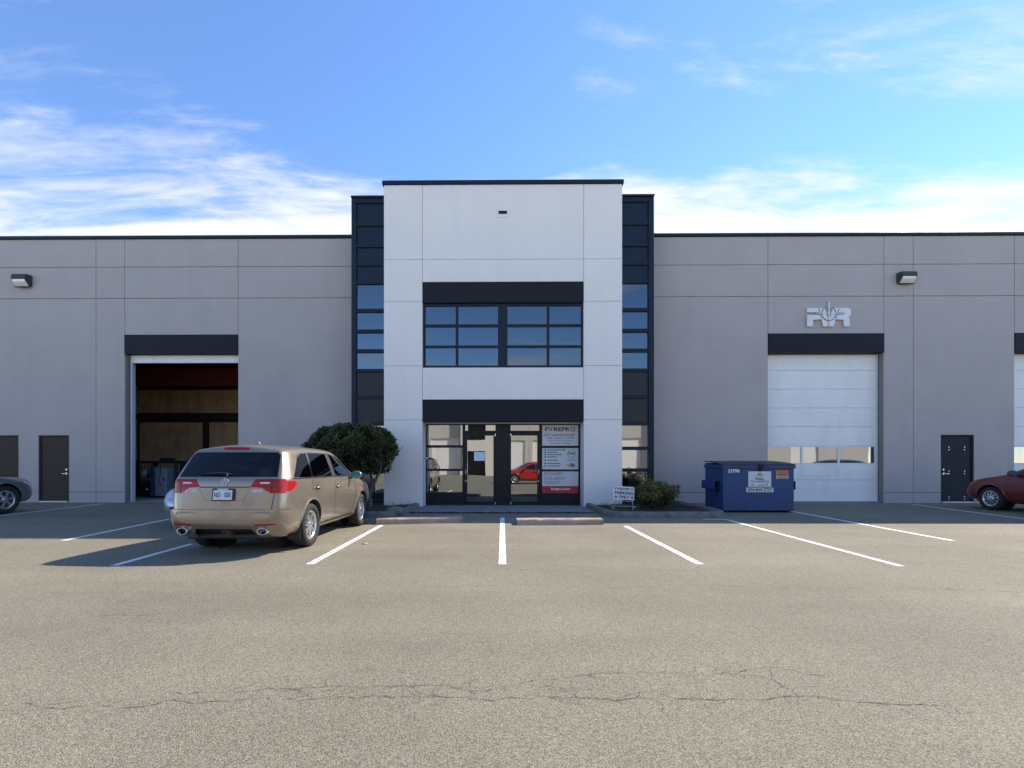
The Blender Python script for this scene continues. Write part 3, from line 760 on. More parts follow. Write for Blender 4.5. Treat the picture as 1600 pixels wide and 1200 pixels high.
box('red_band', h[0] + .005, h[1] - .005, YS - .001, YS + .002, h[2] + .005, ZD(759.5), m_signred, t)
text('lettering', 'fvrepro.com', .12, XD(876), YS - .004, ZD(764), m_signw, t, .02, width=sxp(860, 890))
for py, s, w in ((739.8, 'PRINT EQUIPMENT', 30), (747, 'SALES | SERVICE', 34), (753.3, 'PRODUCT SALES', 25)):
    text('lettering', s, .07, XD(850 + w / 2), YS, ZD(py), m_inkg, t, .02, width=sxp(850, 850 + w))
    box('text_rule', XD(850), XD(850 + w * .85), YS - .001, YS + .001, ZD(py + 3.0), ZD(py + 2.4), m_inkg, t)

# ------------------------------------------------------------------ entrance slab, kerbs, planters, wheel stops
sl = box('entrance_slab', -2.62, 2.62, 12.55, YD + .1, -0.1, 0.022, m_conc, None, .006); sl['kind'] = 'structure'
bm = bmesh.new()
rng = random.Random(3)
for i in range(900):
    x, y = rng.uniform(-2.5, 2.5), 12.38 + abs(rng.gauss(0, .07)); s = rng.uniform(.012, .04); a = rng.uniform(0, 6.3)
    h = rng.uniform(.01, .05)
    vs = [bm.verts.new((x + s*math.cos(a + k*2.1), y + s*math.sin(a + k*2.1), .002 + (h if k == 0 else 0))) for k in range(3)]
    bm.faces.new(vs)
lt = link('leaf_litter', mesh_bm(bm), mat('dead_leaves', (0.06, 0.035, 0.02), 0.9, var=.4, vscale=8)); lt['kind'] = 'stuff'; lt['label'] = 'dead leaves gathered along the entrance slab edge'; lt['category'] = 'leaves'

def kerb(name, pts, label, cat='kerb', w=.17, h=.15, seed=1):
    rng = random.Random(seed); P = [Vector(p) for p in pts]
    # smooth path
    for _ in range(3):
        Q = [P[0]]
        for a, b in zip(P, P[1:]): Q += [a.lerp(b, .25), a.lerp(b, .75)]
        Q.append(P[-1]); P = Q
    prof = [(-w/2 - .01, -.02), (-w/2, h*.8), (-w/2 + .035, h), (w/2 - .035, h), (w/2, h*.8), (w/2 + .01, -.02)]
    bm = bmesh.new(); prev = None
    for i, p in enumerate(P):
        d = (P[min(i+1, len(P)-1)] - P[max(i-1, 0)]).normalized(); n = Vector((-d.y, d.x))
        r = [bm.verts.new((p.x + n.x*(a + rng.uniform(-.006, .006)), p.y + n.y*(a + rng.uniform(-.006, .006)), z + rng.uniform(-.008, .008))) for a, z in prof]
        if prev:
            for k in range(len(prof) - 1): bm.faces.new((prev[k], prev[k+1], r[k+1], r[k]))
        else: bm.faces.new(r)
        prev = r
    bm.faces.new(prev[::-1]); bmesh.ops.recalc_face_normals(bm, faces=bm.faces)
    o = link(name, mesh_bm(bm, smooth=True), m_kerb); tag(o, label, cat, 'planter kerbs'); return o, P
KR = [(2.62, 14.0), (2.62, 12.6), (2.66, 11.9), (2.8, 11.45), (3.3, 11.40), (4.6, 11.40), (5.25, 11.45), (5.62, 11.8), (5.62, 12.6), (5.62, 15.7)]
KL = [(-x, y) for x, y in KR]
_, PR = kerb('planter_kerb', KR, 'low rounded concrete kerb around the shrub bed by the blue dumpster', seed=1)
_, PL = kerb('planter_kerb', KL, 'low rounded concrete kerb around the tree bed by the beige car', seed=2)
def soil(P, label, seed):
    rng = random.Random(seed); n = 26; bm = bmesh.new(); S = 1 if P[0].x > 0 else -1
    xs = [S*2.70 + S*i*(2.84/n) for i in range(n + 1)]; ys = [11.5 + i*(4.3/30) for i in range(31)]
    g_ = {}
    for i, x in enumerate(xs):
        for j, y in enumerate(ys):
            if y < 11.75 and (i < 3 or i > n - 4): y2 = 11.8
            else: y2 = y
            g_[i, j] = bm.verts.new((x, y2, .075 + rng.uniform(-.015, .025) + .02*math.sin(x*3+y*2)))
    for i in range(n):
        for j in range(30): bm.faces.new((g_[i, j], g_[i+1, j], g_[i+1, j+1], g_[i, j+1]))
    bmesh.ops.recalc_face_normals(bm, faces=bm.faces)
    for f in bm.faces:
        if f.normal.z < 0: f.normal_flip()
    o = link('planting_bed', mesh_bm(bm, smooth=True), m_soil); o['kind'] = 'structure'
soil(PR, '', 3); soil(PL, '', 4)

def wheel_stop(a, b, label):
    (x0, y0), (x1, y1) = gp(*a), gp(*b)
    t = thing('wheel_stop', ((x0 + x1)/2, (y0 + y1)/2, 0), label, 'wheel stop', 'concrete wheel stops', math.atan2(y1 - y0, x1 - x0), world=False)
    L = math.hypot(x1 - x0, y1 - y0) / 2
    rng = random.Random(int(x0*50)); bm = bmesh.new(); prev = None; N = 18
    prof = [(-.01, 0), (.0, .095), (.018, .118), (.34, .118), (.36, .095), (.37, 0)]
    for i in range(N + 1):
        x = -L + 2*L*i/N
        r = [bm.verts.new((x, p + rng.uniform(-.003, .003), z + (rng.uniform(-.004, .004) if z else 0))) for p, z in prof]
        if prev:
            for k in range(len(prof) - 1): bm.faces.new((prev[k], prev[k+1], r[k+1], r[k]))
        else: bm.faces.new(r)
        prev = r
    bm.faces.new(prev[::-1]); bmesh.ops.recalc_face_normals(bm, faces=bm.faces)
    link('stop_block', mesh_bm(bm), m_stop, t)
    for s in (-.62, .62):
        q = bmesh.new(); bm_lathe(q, [(.116, .016), (.126, .014)], 'z', 10, (s*L, .18, 0), True); link('anchor_pin', mesh_bm(q), mat('rust', (.12, .05, .025), .9), t)
wheel_stop((588, 819.5), (723, 816.5), 'weathered concrete wheel stop left of the centre line, nearest the beige car')
wheel_stop((808, 820.5), (943, 819.8), 'weathered concrete wheel stop right of the centre line, before the entrance')

# scrap of litter
q = bmesh.new(); lx, ly = gp(569, 850)
for k, (dx, dy, dz) in enumerate(((-.07, 0, .004), (-.01, -.03, .02), (.07, -.01, .006), (.05, .03, .012), (-.03, .035, .006))):
    q.verts.new((lx + dx, ly + dy, dz))
q.faces.new(q.verts[:]); bmesh.ops.solidify(q, geom=q.faces[:], thickness=.004)
tag(link('litter', mesh_bm(q), mat('pale_litter', (.6, .55, .45), .8)), 'small pale scrap of litter beside the white line right of the car', 'litter')
# ------------------------------------------------------------------ cars
def in_poly(p, poly):
    x, y = p; c = False; n = len(poly)
    for i in range(n):
        (x1, y1), (x2, y2) = poly[i], poly[i - 1]
        if (y1 > y) != (y2 > y) and x < (x2 - x1) * (y - y1) / (y2 - y1) + x1: c = not c
    return c
COLF = (1, .55, 0, -.55, -1)
def car_shell(st, bulge_r, bulge_f, levels=3, crease=(), lcrease=(), ccrease=()):
    """st: stations rear to front (y, [(x,z,dy)*6 rows sill..roof edge], crown)"""
    bm = bmesh.new(); rings = []
    for y, rows, crown in st:
        ring = [bm.verts.new((x, y + dy, z)) for x, z, dy in rows]
        x, z, dy = rows[-1]
        ring += [bm.verts.new((x * f, y + dy, z + crown * (1 - f * f))) for f in (.55, 0, -.55)]
        ring += [bm.verts.new((-x, y + dy, z)) for x, z, dy in rows[::-1]]
        x, z, dy = rows[0]
        ring += [bm.verts.new((x * f, y + dy, z - .02)) for f in (-.55, 0, .55)]
        rings.append(ring)
    n = 18
    for a, b in zip(rings, rings[1:]):
        for k in range(n): bm.faces.new((a[k], a[(k+1) % n], b[(k+1) % n], b[k]))
    for ring, (y, rows, crown), bl in ((rings[0], st[0], -bulge_r), (rings[-1], st[-1], bulge_f)):
        G = {}
        for r in range(6):
            G[r, 0] = ring[r]; G[r, 4] = ring[14 - r]
            for c in (1, 2, 3):
                f = COLF[c]
                if r == 5: G[r, c] = ring[5 + c]
                elif r == 0: G[r, c] = ring[18 - c]
                else:
                    x, z, dy = rows[r]
                    G[r, c] = bm.verts.new((x * f, y + dy + bl * (1 - f * f), z))
        for c in (1, 2, 3):
            for r in (0, 5): G[r, c].co.y += bl * .8 * (1 - COLF[c] ** 2)
        for r in range(5):
            for c in range(4): bm.faces.new((G[r, c], G[r, c+1], G[r+1, c+1], G[r+1, c]))
        if ring is rings[0]: G0 = G
    bmesh.ops.recalc_face_normals(bm, faces=bm.faces)
    if crease:
        cl = bm.edges.layers.float.new('crease_edge')
        for ri, k0, k1, val in crease:
            for k in range(k0, k1):
                e = bm.edges.get((rings[ri][k], rings[ri][k+1]))
                if e: e[cl] = val
        for r, i0, i1, val in lcrease:
            for i in range(i0, i1):
                for k in (r, 14 - r):
                    e = bm.edges.get((rings[i][k], rings[i+1][k]))
                    if e: e[cl] = val
        for r, val in ccrease:
            for c in range(4):
                e = bm.edges.get((G0[r, c], G0[r, c+1]))
                if e: e[cl] = val
    me = mesh_bm(bm); o = bpy.data.objects.new('t', me); COL.objects.link(o)
    md = o.modifiers.new('s', 'SUBSURF'); md.levels = levels; md.render_levels = levels
    dg = bpy.context.evaluated_depsgraph_get()
    me2 = bpy.data.meshes.new_from_object(o.evaluated_get(dg)); bpy.data.objects.remove(o)
    out = bmesh.new(); out.from_mesh(me2); bpy.data.meshes.remove(me2); bpy.data.meshes.remove(me)
    return out
def cut_poly(bm, poly, ax, region):
    n = len(poly)
    for i in range(n):
        a, b = Vector(poly[i]), Vector(poly[(i + 1) % n]); d = b - a; L = d.length
        if L < 1e-5: continue
        d /= L
        fs = []
        for f in bm.faces:
            c = f.calc_center_median()
            if not region(c, f.normal): continue
            p = Vector((c.y, c.z)) if ax == 'x' else (Vector((c.x, c.z)) if ax == 'y' else Vector((c.x, c.y)))
            t = (p - a).dot(d)
            if -.06 < t < L + .06 and abs((p - a).dot(Vector((-d.y, d.x)))) < .075: fs.append(f)
        if not fs: continue
        g_ = set(fs)
        for f in fs: g_.update(f.edges); g_.update(f.verts)
        if ax == 'x': co, no = (0, a.x, a.y), (0, -d.y, d.x)
        elif ax == 'y': co, no = (a.x, 0, a.y), (-d.y, 0, d.x)
        else: co, no = (a.x, a.y, 0), (-d.y, d.x, 0)
        bmesh.ops.bisect_plane(bm, geom=list(g_), dist=1e-4, plane_co=co, plane_no=no)
    bm.normal_update()
def pick(bm, poly, ax, region):
    out = []
    for f in bm.faces:
        c = f.calc_center_median()
        if region(c, f.normal):
            p = (c.y, c.z) if ax == 'x' else ((c.x, c.z) if ax == 'y' else (c.x, c.y))
            if in_poly(p, poly): out.append(f)
    return out
def take(bm, faces, off=0.0, remove=True):
    faces = list(set(faces)); nb = bmesh.new(); mp = {}
    for f in faces:
        for v in f.verts:
            if v not in mp: mp[v] = nb.verts.new(v.co + v.normal * off)
        try: nb.faces.new([mp[v] for v in f.verts])
        except ValueError: pass
    if remove: bmesh.ops.delete(bm, geom=faces, context='FACES')
    return nb
def mirror2(poly): return [(-a, b) for a, b in poly][::-1]

m_tyre = mat('tyre_rubber', (0.018, 0.018, 0.018), 0.85, var=.2, vscale=12, bump=.3, bscale=80)
m_rim = mat('alloy_rim', (0.60, 0.60, 0.60), 0.28, metal=.85, var=.05, vscale=10)
m_rimdark = mat('rim_dark', (0.03, 0.03, 0.03), 0.6)
m_plastic = mat('black_plastic', (0.018, 0.018, 0.019), 0.55, var=.1, vscale=8)
m_seat = mat('seat_fabric', (0.05, 0.045, 0.04), 0.8)
m_cglass = glass_mat('car_glass', 0.03, (0.16, 0.17, 0.17))
m_cglassd = glass_mat('car_privacy_glass', 0.0, (0.05, 0.05, 0.05))
m_tail = mat('tail_lamp_red', (0.34, 0.008, 0.010), 0.2, var=.15, vscale=25, coat=.15, spec=.3)
m_tailw = mat('lamp_clear', (0.75, 0.68, 0.66), 0.12, var=.1, vscale=25, coat=.8)
m_head = mat('headlamp', (0.45, 0.48, 0.50), 0.1, metal=.3, var=.25, vscale=9, coat=.8)
m_amber = mat('amber_lens', (0.45, 0.15, 0.03), 0.15, coat=.6)
m_mirrorb = mat('mirror_blue', (0.10, 0.32, 0.38), 0.08, metal=.6)
m_gap = mat('panel_gap', (0.008, 0.008, 0.008), 0.9)
m_chr = mat('chrome', (0.75, 0.75, 0.74), 0.12, metal=1.0)

def wheel(parent, x, y, z, rad, w, side, spokes, style):
    wk = sub('wheel', parent); wk.location = (x, y, z)
    rr = rad * .655
    bm = bmesh.new(); hw = w / 2
    prof = [(-hw*.75, rr), (-hw, rr + .03), (-hw*1.03, (rr + rad)/2), (-hw*.92, rad - .018), (-hw*.7, rad - .003), (-hw*.30, rad), (hw*.30, rad),
            (hw*.7, rad - .003), (hw*.92, rad - .018), (hw*1.03, (rr + rad)/2), (hw, rr + .03), (hw*.75, rr)]
    bm_lathe(bm, prof, 'x', 40)
    link('tyre', mesh_bm(bm, smooth=True), m_tyre, wk)
    s = side; bm = bmesh.new()
    bm_lathe(bm, [(-s*hw*.7, rr + .002), (s*hw*.55, rr - .035), (s*hw*.72, rr - .030), (s*hw*.84, rr + .004), (s*hw*.74, rr + .012)], 'x', 40)
    link('rim_barrel', mesh_bm(bm, smooth=True), m_rim, wk)
    bm = bmesh.new(); bm_lathe(bm, [(s*hw*.18, .0005), (s*hw*.18, rr - .02)], 'x', 32); link('brake_backing', mesh_bm(bm), m_rimdark, wk)
    bm = bmesh.new(); xo = s * hw * .70
    def spoke(a, wi, wo, curve=0.0):
        pts = []; N = 5
        for i in range(N + 1):
            t = i / N; r = .055 + (rr - .03 - .055) * t; aa = a + curve * t
            wd = wi + (wo - wi) * t
            pts.append((r, aa, wd, xo + s * (.012 - .022 * t)))
        prev = None
        for r, aa, wd, xx in pts:
            c, sn = math.cos(aa), math.sin(aa); ring = []
            for q, dx in ((-.5, -.03), (-.42, 0.0), (.42, 0.0), (.5, -.03)):
                ring.append(bm.verts.new((xx + s*dx, r*c - sn*wd*q, r*sn + c*wd*q)))
            if prev:
                for k in range(3): bm.faces.new((prev[k], prev[k+1], ring[k+1], ring[k]))
            prev = ring
    for k in range(spokes):
        a = 2*math.pi*k/spokes + .2
        if style == 'twin': spoke(a - .13, .034, .030, -.06); spoke(a + .13, .034, .030, .06)
        elif style == 'curve': spoke(a, .034, .052, .30)
        else: spoke(a, .062, .085)
    bmesh.ops.recalc_face_normals(bm, faces=bm.faces)
    link('rim', mesh_bm(bm), m_rim, wk)
    bm = bmesh.new(); bm_lathe(bm, [(xo - s*.03, .085), (xo + s*.008, .075), (xo + s*.016, .04), (xo + s*.018, .0005)], 'x', 24); link('hub', mesh_bm(bm, smooth=True), m_rim, wk)
    return wk

def build_car(name, loc, rotz, label, paint, spec, group=None):
    root = thing(name, loc, label, 'car', group, rotz, world=False)
    bm = car_shell(spec['st'], spec['bulge'][0], spec['bulge'][1], spec.get('levels', 3), spec.get('crease', ()), spec.get('lcrease', ()), spec.get('ccrease', ()))
    bv = BVHTree.FromBMesh(bm)
    bm.normal_update(); bm.verts.ensure_lookup_table(); bm.faces.ensure_lookup_table()
    SK = [([v.co.copy() for v in f.verts], [v.normal.copy() for v in f.verts]) for f in bm.faces]
    def true_normals(me):
        ns = []
        for v in me.vertices:
            h = bv.find_nearest(v.co)
            co, nn = SK[h[2]]; w = poly_3d_calc(co, h[0]); n = Vector()
            for a, b in zip(w, nn): n += b * a
            ns.append(n.normalized())
        me.normals_split_custom_set_from_vertices(ns)
    ya, yf, rad = spec['axles'][0], spec['axles'][1], spec['rad']
    ar = rad + spec.get('gapr', .055)
    side = lambda c, n: abs(c.x) > .55
    def hit_side(y, z, s):
        h = bv.ray_cast(Vector((s*3, y, z)), Vector((-s, 0, 0))); return h[0].x if h[0] else s*.9
    def hit_y(x, z, s):          # s=-1 from the rear, +1 from the front
        h = bv.ray_cast(Vector((x, s*5, z)), Vector((0, -s, 0))); return h[0].y if h[0] else 0
    parts = []
    # wheel openings
    arches = []
    for yy in (ya, yf):
        circ = [(yy + ar*math.cos(2*math.pi*k/32), rad + .01 + ar*math.sin(2*math.pi*k/32)) for k in range(32)]
        reg = lambda c, n, yy=yy: abs(c.x) > .5 and abs(c.y - yy) < ar + .2 and c.z < rad + ar + .15
        cut_poly(bm, circ, 'x', reg)
        bmesh.ops.delete(bm, geom=pick(bm, circ, 'x', reg), context='FACES')
        for s in (-1, 1):
            nb = bmesh.new(); prev = None
            for k in range(-3, 28):
                t = math.pi * k / 24
                cy_, cz_ = math.cos(t), math.sin(t); z = rad + .01
                pa = (yy + (ar + spec.get('flare', .035))*cy_, z + (ar + spec.get('flare', .035))*cz_); pb = (yy + ar*cy_, z + ar*cz_)
                if pa[1] < spec['sill'] - .01: continue
                xa = hit_side(*pa, s); xb = hit_side(yy + (ar + .03)*cy_, z + (ar + .03)*cz_, s)
                ring = [nb.verts.new((xa + s*.001, *pa)), nb.verts.new((xb + s*.012, yy + (ar+.018)*cy_, z + (ar+.018)*cz_)), nb.verts.new((xb + s*.012, *pb)), nb.verts.new((xb - s*.10, *pb)), nb.verts.new((s*.55, *pb))]
                if prev:
                    for q in range(4): nb.faces.new((prev[q], prev[q+1], ring[q+1], ring[q]))
                prev = ring
            bmesh.ops.recalc_face_normals(nb, faces=nb.faces)
            me = mesh_bm(nb, smooth=True); me.materials.append(paint); me.materials.append(m_gap)
            for p in me.polygons:
                if (p.index % 4) >= 2: p.material_index = 1
            link('wheel_arch', me, None, root)
            q = bmesh.new(); bm_lathe(q, [(s*.56, .001), (s*.56, ar + .01)], 'x', 24, (0, yy, rad)); link('wheel_well', mesh_bm(q), m_gap, root)
            wheel(root, s*spec['track'], yy, rad, rad, spec['tw'], s, spec['spokes'], spec['wstyle'])
    def reg_side(c, n): return abs(c.x) > .5 and abs(n.x) > .35
    # side windows
    jobs = []
    for nm, poly, m_ in spec['side_glass']:
        cut_poly(bm, poly, 'x', reg_side)
        jobs.append((nm, poly, 'x', reg_side, m_, -.006))
    for nm, poly, m_ in spec.get('pillars', ()):
        cut_poly(bm, poly, 'x', reg_side); jobs.append((nm, poly, 'x', reg_side, m_, -.002))
    for nm, poly, m_, rg in spec['end_glass']:
        cut_poly(bm, poly, 'y', rg); jobs.append((nm, poly, 'y', rg, m_, -.006))
    lampreg_r = lambda c, n: c.y < spec['st'][0][0] + .45
    lampreg_f = lambda c, n: c.y > spec['st'][-1][0] - .75
    for nm, poly, ax, rg, m_, off in spec.get('lamps', ()):
        cut_poly(bm, poly, ax, rg); jobs.append((nm, poly, ax, rg, m_, off))
    for nm, poly, ax, rg, m_, off in spec.get('panels', ()):
        cut_poly(bm, poly, ax, rg); jobs.append((nm, poly, ax, rg, m_, off))
    done = {}; skins = []
    for nm, poly, ax, rg, m_, off in jobs:
        fs = pick(bm, poly, ax, rg)
        if not fs: continue
        split = {s: [f for f in fs if s == 0 or f.calc_center_median().x * s > 0] for s in ((1, -1) if nm in spec['paired'] else (0,))}
        for s, ff in split.items():
            if not ff: continue
            key = (nm, s) if nm in spec['merge'] else None
            nb = take(bm, ff, off)
            if key and key in done:
                me = done[key].data; b2 = bmesh.new(); b2.from_mesh(me)
                tmp = bpy.data.meshes.new('t'); nb.to_mesh(tmp); b2.from_mesh(tmp); nb.free(); bpy.data.meshes.remove(tmp)
                bmesh.ops.remove_doubles(b2, verts=b2.verts, dist=.0005); b2.to_mesh(me); b2.free()
                for p in me.polygons: p.use_smooth = True
                continue
            o = link(nm, mesh_bm(nb, smooth=True), m_ or paint, root); skins.append(o)
            if key: done[key] = o
            parts.append((nm, s, o))
    body = link('body', mesh_bm(bm, smooth=True), paint, root); skins.append(body)
    for o in skins: true_normals(o.data)
    # panel gaps drawn as recessed dark joints over the skin
    def ribbon(nm, pts, ax, s, w=.007, off=.0015, m_=None):
        nb = bmesh.new(); prev = None; P = []
        for a, b in zip(pts, pts[1:]):
            a, b = Vector(a), Vector(b); n = max(1, int((b - a).length / .04))
            P += [a.lerp(b, i / n) for i in range(n)]
        P.append(Vector(pts[-1]))
        for i, p in enumerate(P):
            d = (P[min(i+1, len(P)-1)] - P[max(i-1, 0)]).normalized(); n_ = Vector((-d.y, d.x)) * w / 2; r = []
            for q in (p + n_, p - n_):
                if ax == 'x': r.append(nb.verts.new((hit_side(q.x, q.y, s) + s*off, q.x, q.y)))
                else: r.append(nb.verts.new((q.x, hit_y(q.x, q.y, s) + s*off, q.y)))
            if prev: nb.faces.new((prev[0], prev[1], r[1], r[0]))
            prev = r
        bmesh.ops.recalc_face_normals(nb, faces=nb.faces)
        return link(nm, mesh_bm(nb), m_ or m_gap, root)
    for nm, pts, ax, m_, w in spec.get('ribbons', ()):
        for s in ((1, -1) if ax == 'x' else (spec.get('ribs', -1),)):
            ribbon(nm, pts, ax, s, w, .0015 if m_ is None else .004, m_)
    # handles and mirrors
    for (hy, hz) in spec.get('handles', ()):
        for s in (1, -1):
            x = hit_side(hy, hz, s)
            q = bmesh.new(); bm_tube(q, [(x, hy + .10, hz), (x + s*.028, hy + .085, hz), (x + s*.034, hy, hz + .004), (x + s*.028, hy - .085, hz), (x, hy - .10, hz)], [.010, .013, .015, .013, .010], 8)
            h = link('door_handle', mesh_bm(q, smooth=True), paint, root)
            q = bmesh.new(); bm_lathe(q, [(x - s*.002, .045), (x + s*.003, .040), (x + s*.0035, .001)], 'x', 16, (0, hy, hz)); link('handle_cup', mesh_bm(q), m_gap, root)
    my, mz = spec['mirror']
    for s in (1, -1):
        x = hit_side(my, mz, s)
        q = bmesh.new(); bmesh.ops.create_uvsphere(q, u_segments=16, v_segments=10, radius=1)
        bmesh.ops.transform(q, matrix=Matrix.Translation((x + s*.155, my, mz + .03)) @ Matrix.Diagonal((.125, .075, .085, 1)), verts=q.verts)
        for v in q.verts:
            if v.co.y < my - .035: v.co.y = my - .035
        mo = link('side_mirror', mesh_bm(q, smooth=True), paint, root)
        q = bmesh.new(); bmesh.ops.create_circle(q, cap_ends=True, radius=1, segments=20)
        bmesh.ops.transform(q, matrix=Matrix.Translation((x + s*.155, my - .037, mz + .03)) @ Matrix.Rotation(R(90), 4, 'X') @ Matrix.Diagonal((.105, .066, 1, 1)), verts=q.verts)
        link('mirror_glass', mesh_bm(q), m_mirrorb, mo)
        q = bmesh.new(); bm_box(q, min(x - s*.03, x + s*.06), max(x - s*.03, x + s*.06), my - .03, my + .03, mz - .05, mz - .01, .006); link('mirror_arm', mesh_bm(q), m_plastic, mo)
    # seats, floor
    y0, y1 = spec['cabin']; zs = spec['seatz']
    q = bmesh.new(); bm_box(q, -.72, .72, y0 - .45, y1 + .5, .32, .42); link('cabin_floor', mesh_bm(q), m_seat, root)
    for yy, xs in ((y1 - .15, (-.37, .37)), (y0 + .05, (-.42, .0, .42))):
        for x in xs:
            q = bmesh.new(); w = .25 if len(xs) == 2 else .205
            bm_box(q, x - w, x + w, yy - .10, yy + .42, .42, zs, .04); bm_box(q, x - w, x + w, yy - .24, yy - .10, zs - .1, zs + .52, .05); bm_box(q, x - .13, x + .13, yy - .25, yy - .16, zs + .56, zs + .72, .03)
            link('seat', mesh_bm(q), m_seat, root)
    q = bmesh.new(); bm_box(q, -.72, .72, y1 + .42, y1 + .85, .5, zs + .33, .05); link('dashboard', mesh_bm(q), m_plastic, root)
    return root, hit_side, hit_y, ribbon, bv

def S(y, rows, crown): return (y, [r if len(r) == 3 else (*r, 0) for r in rows], crown)
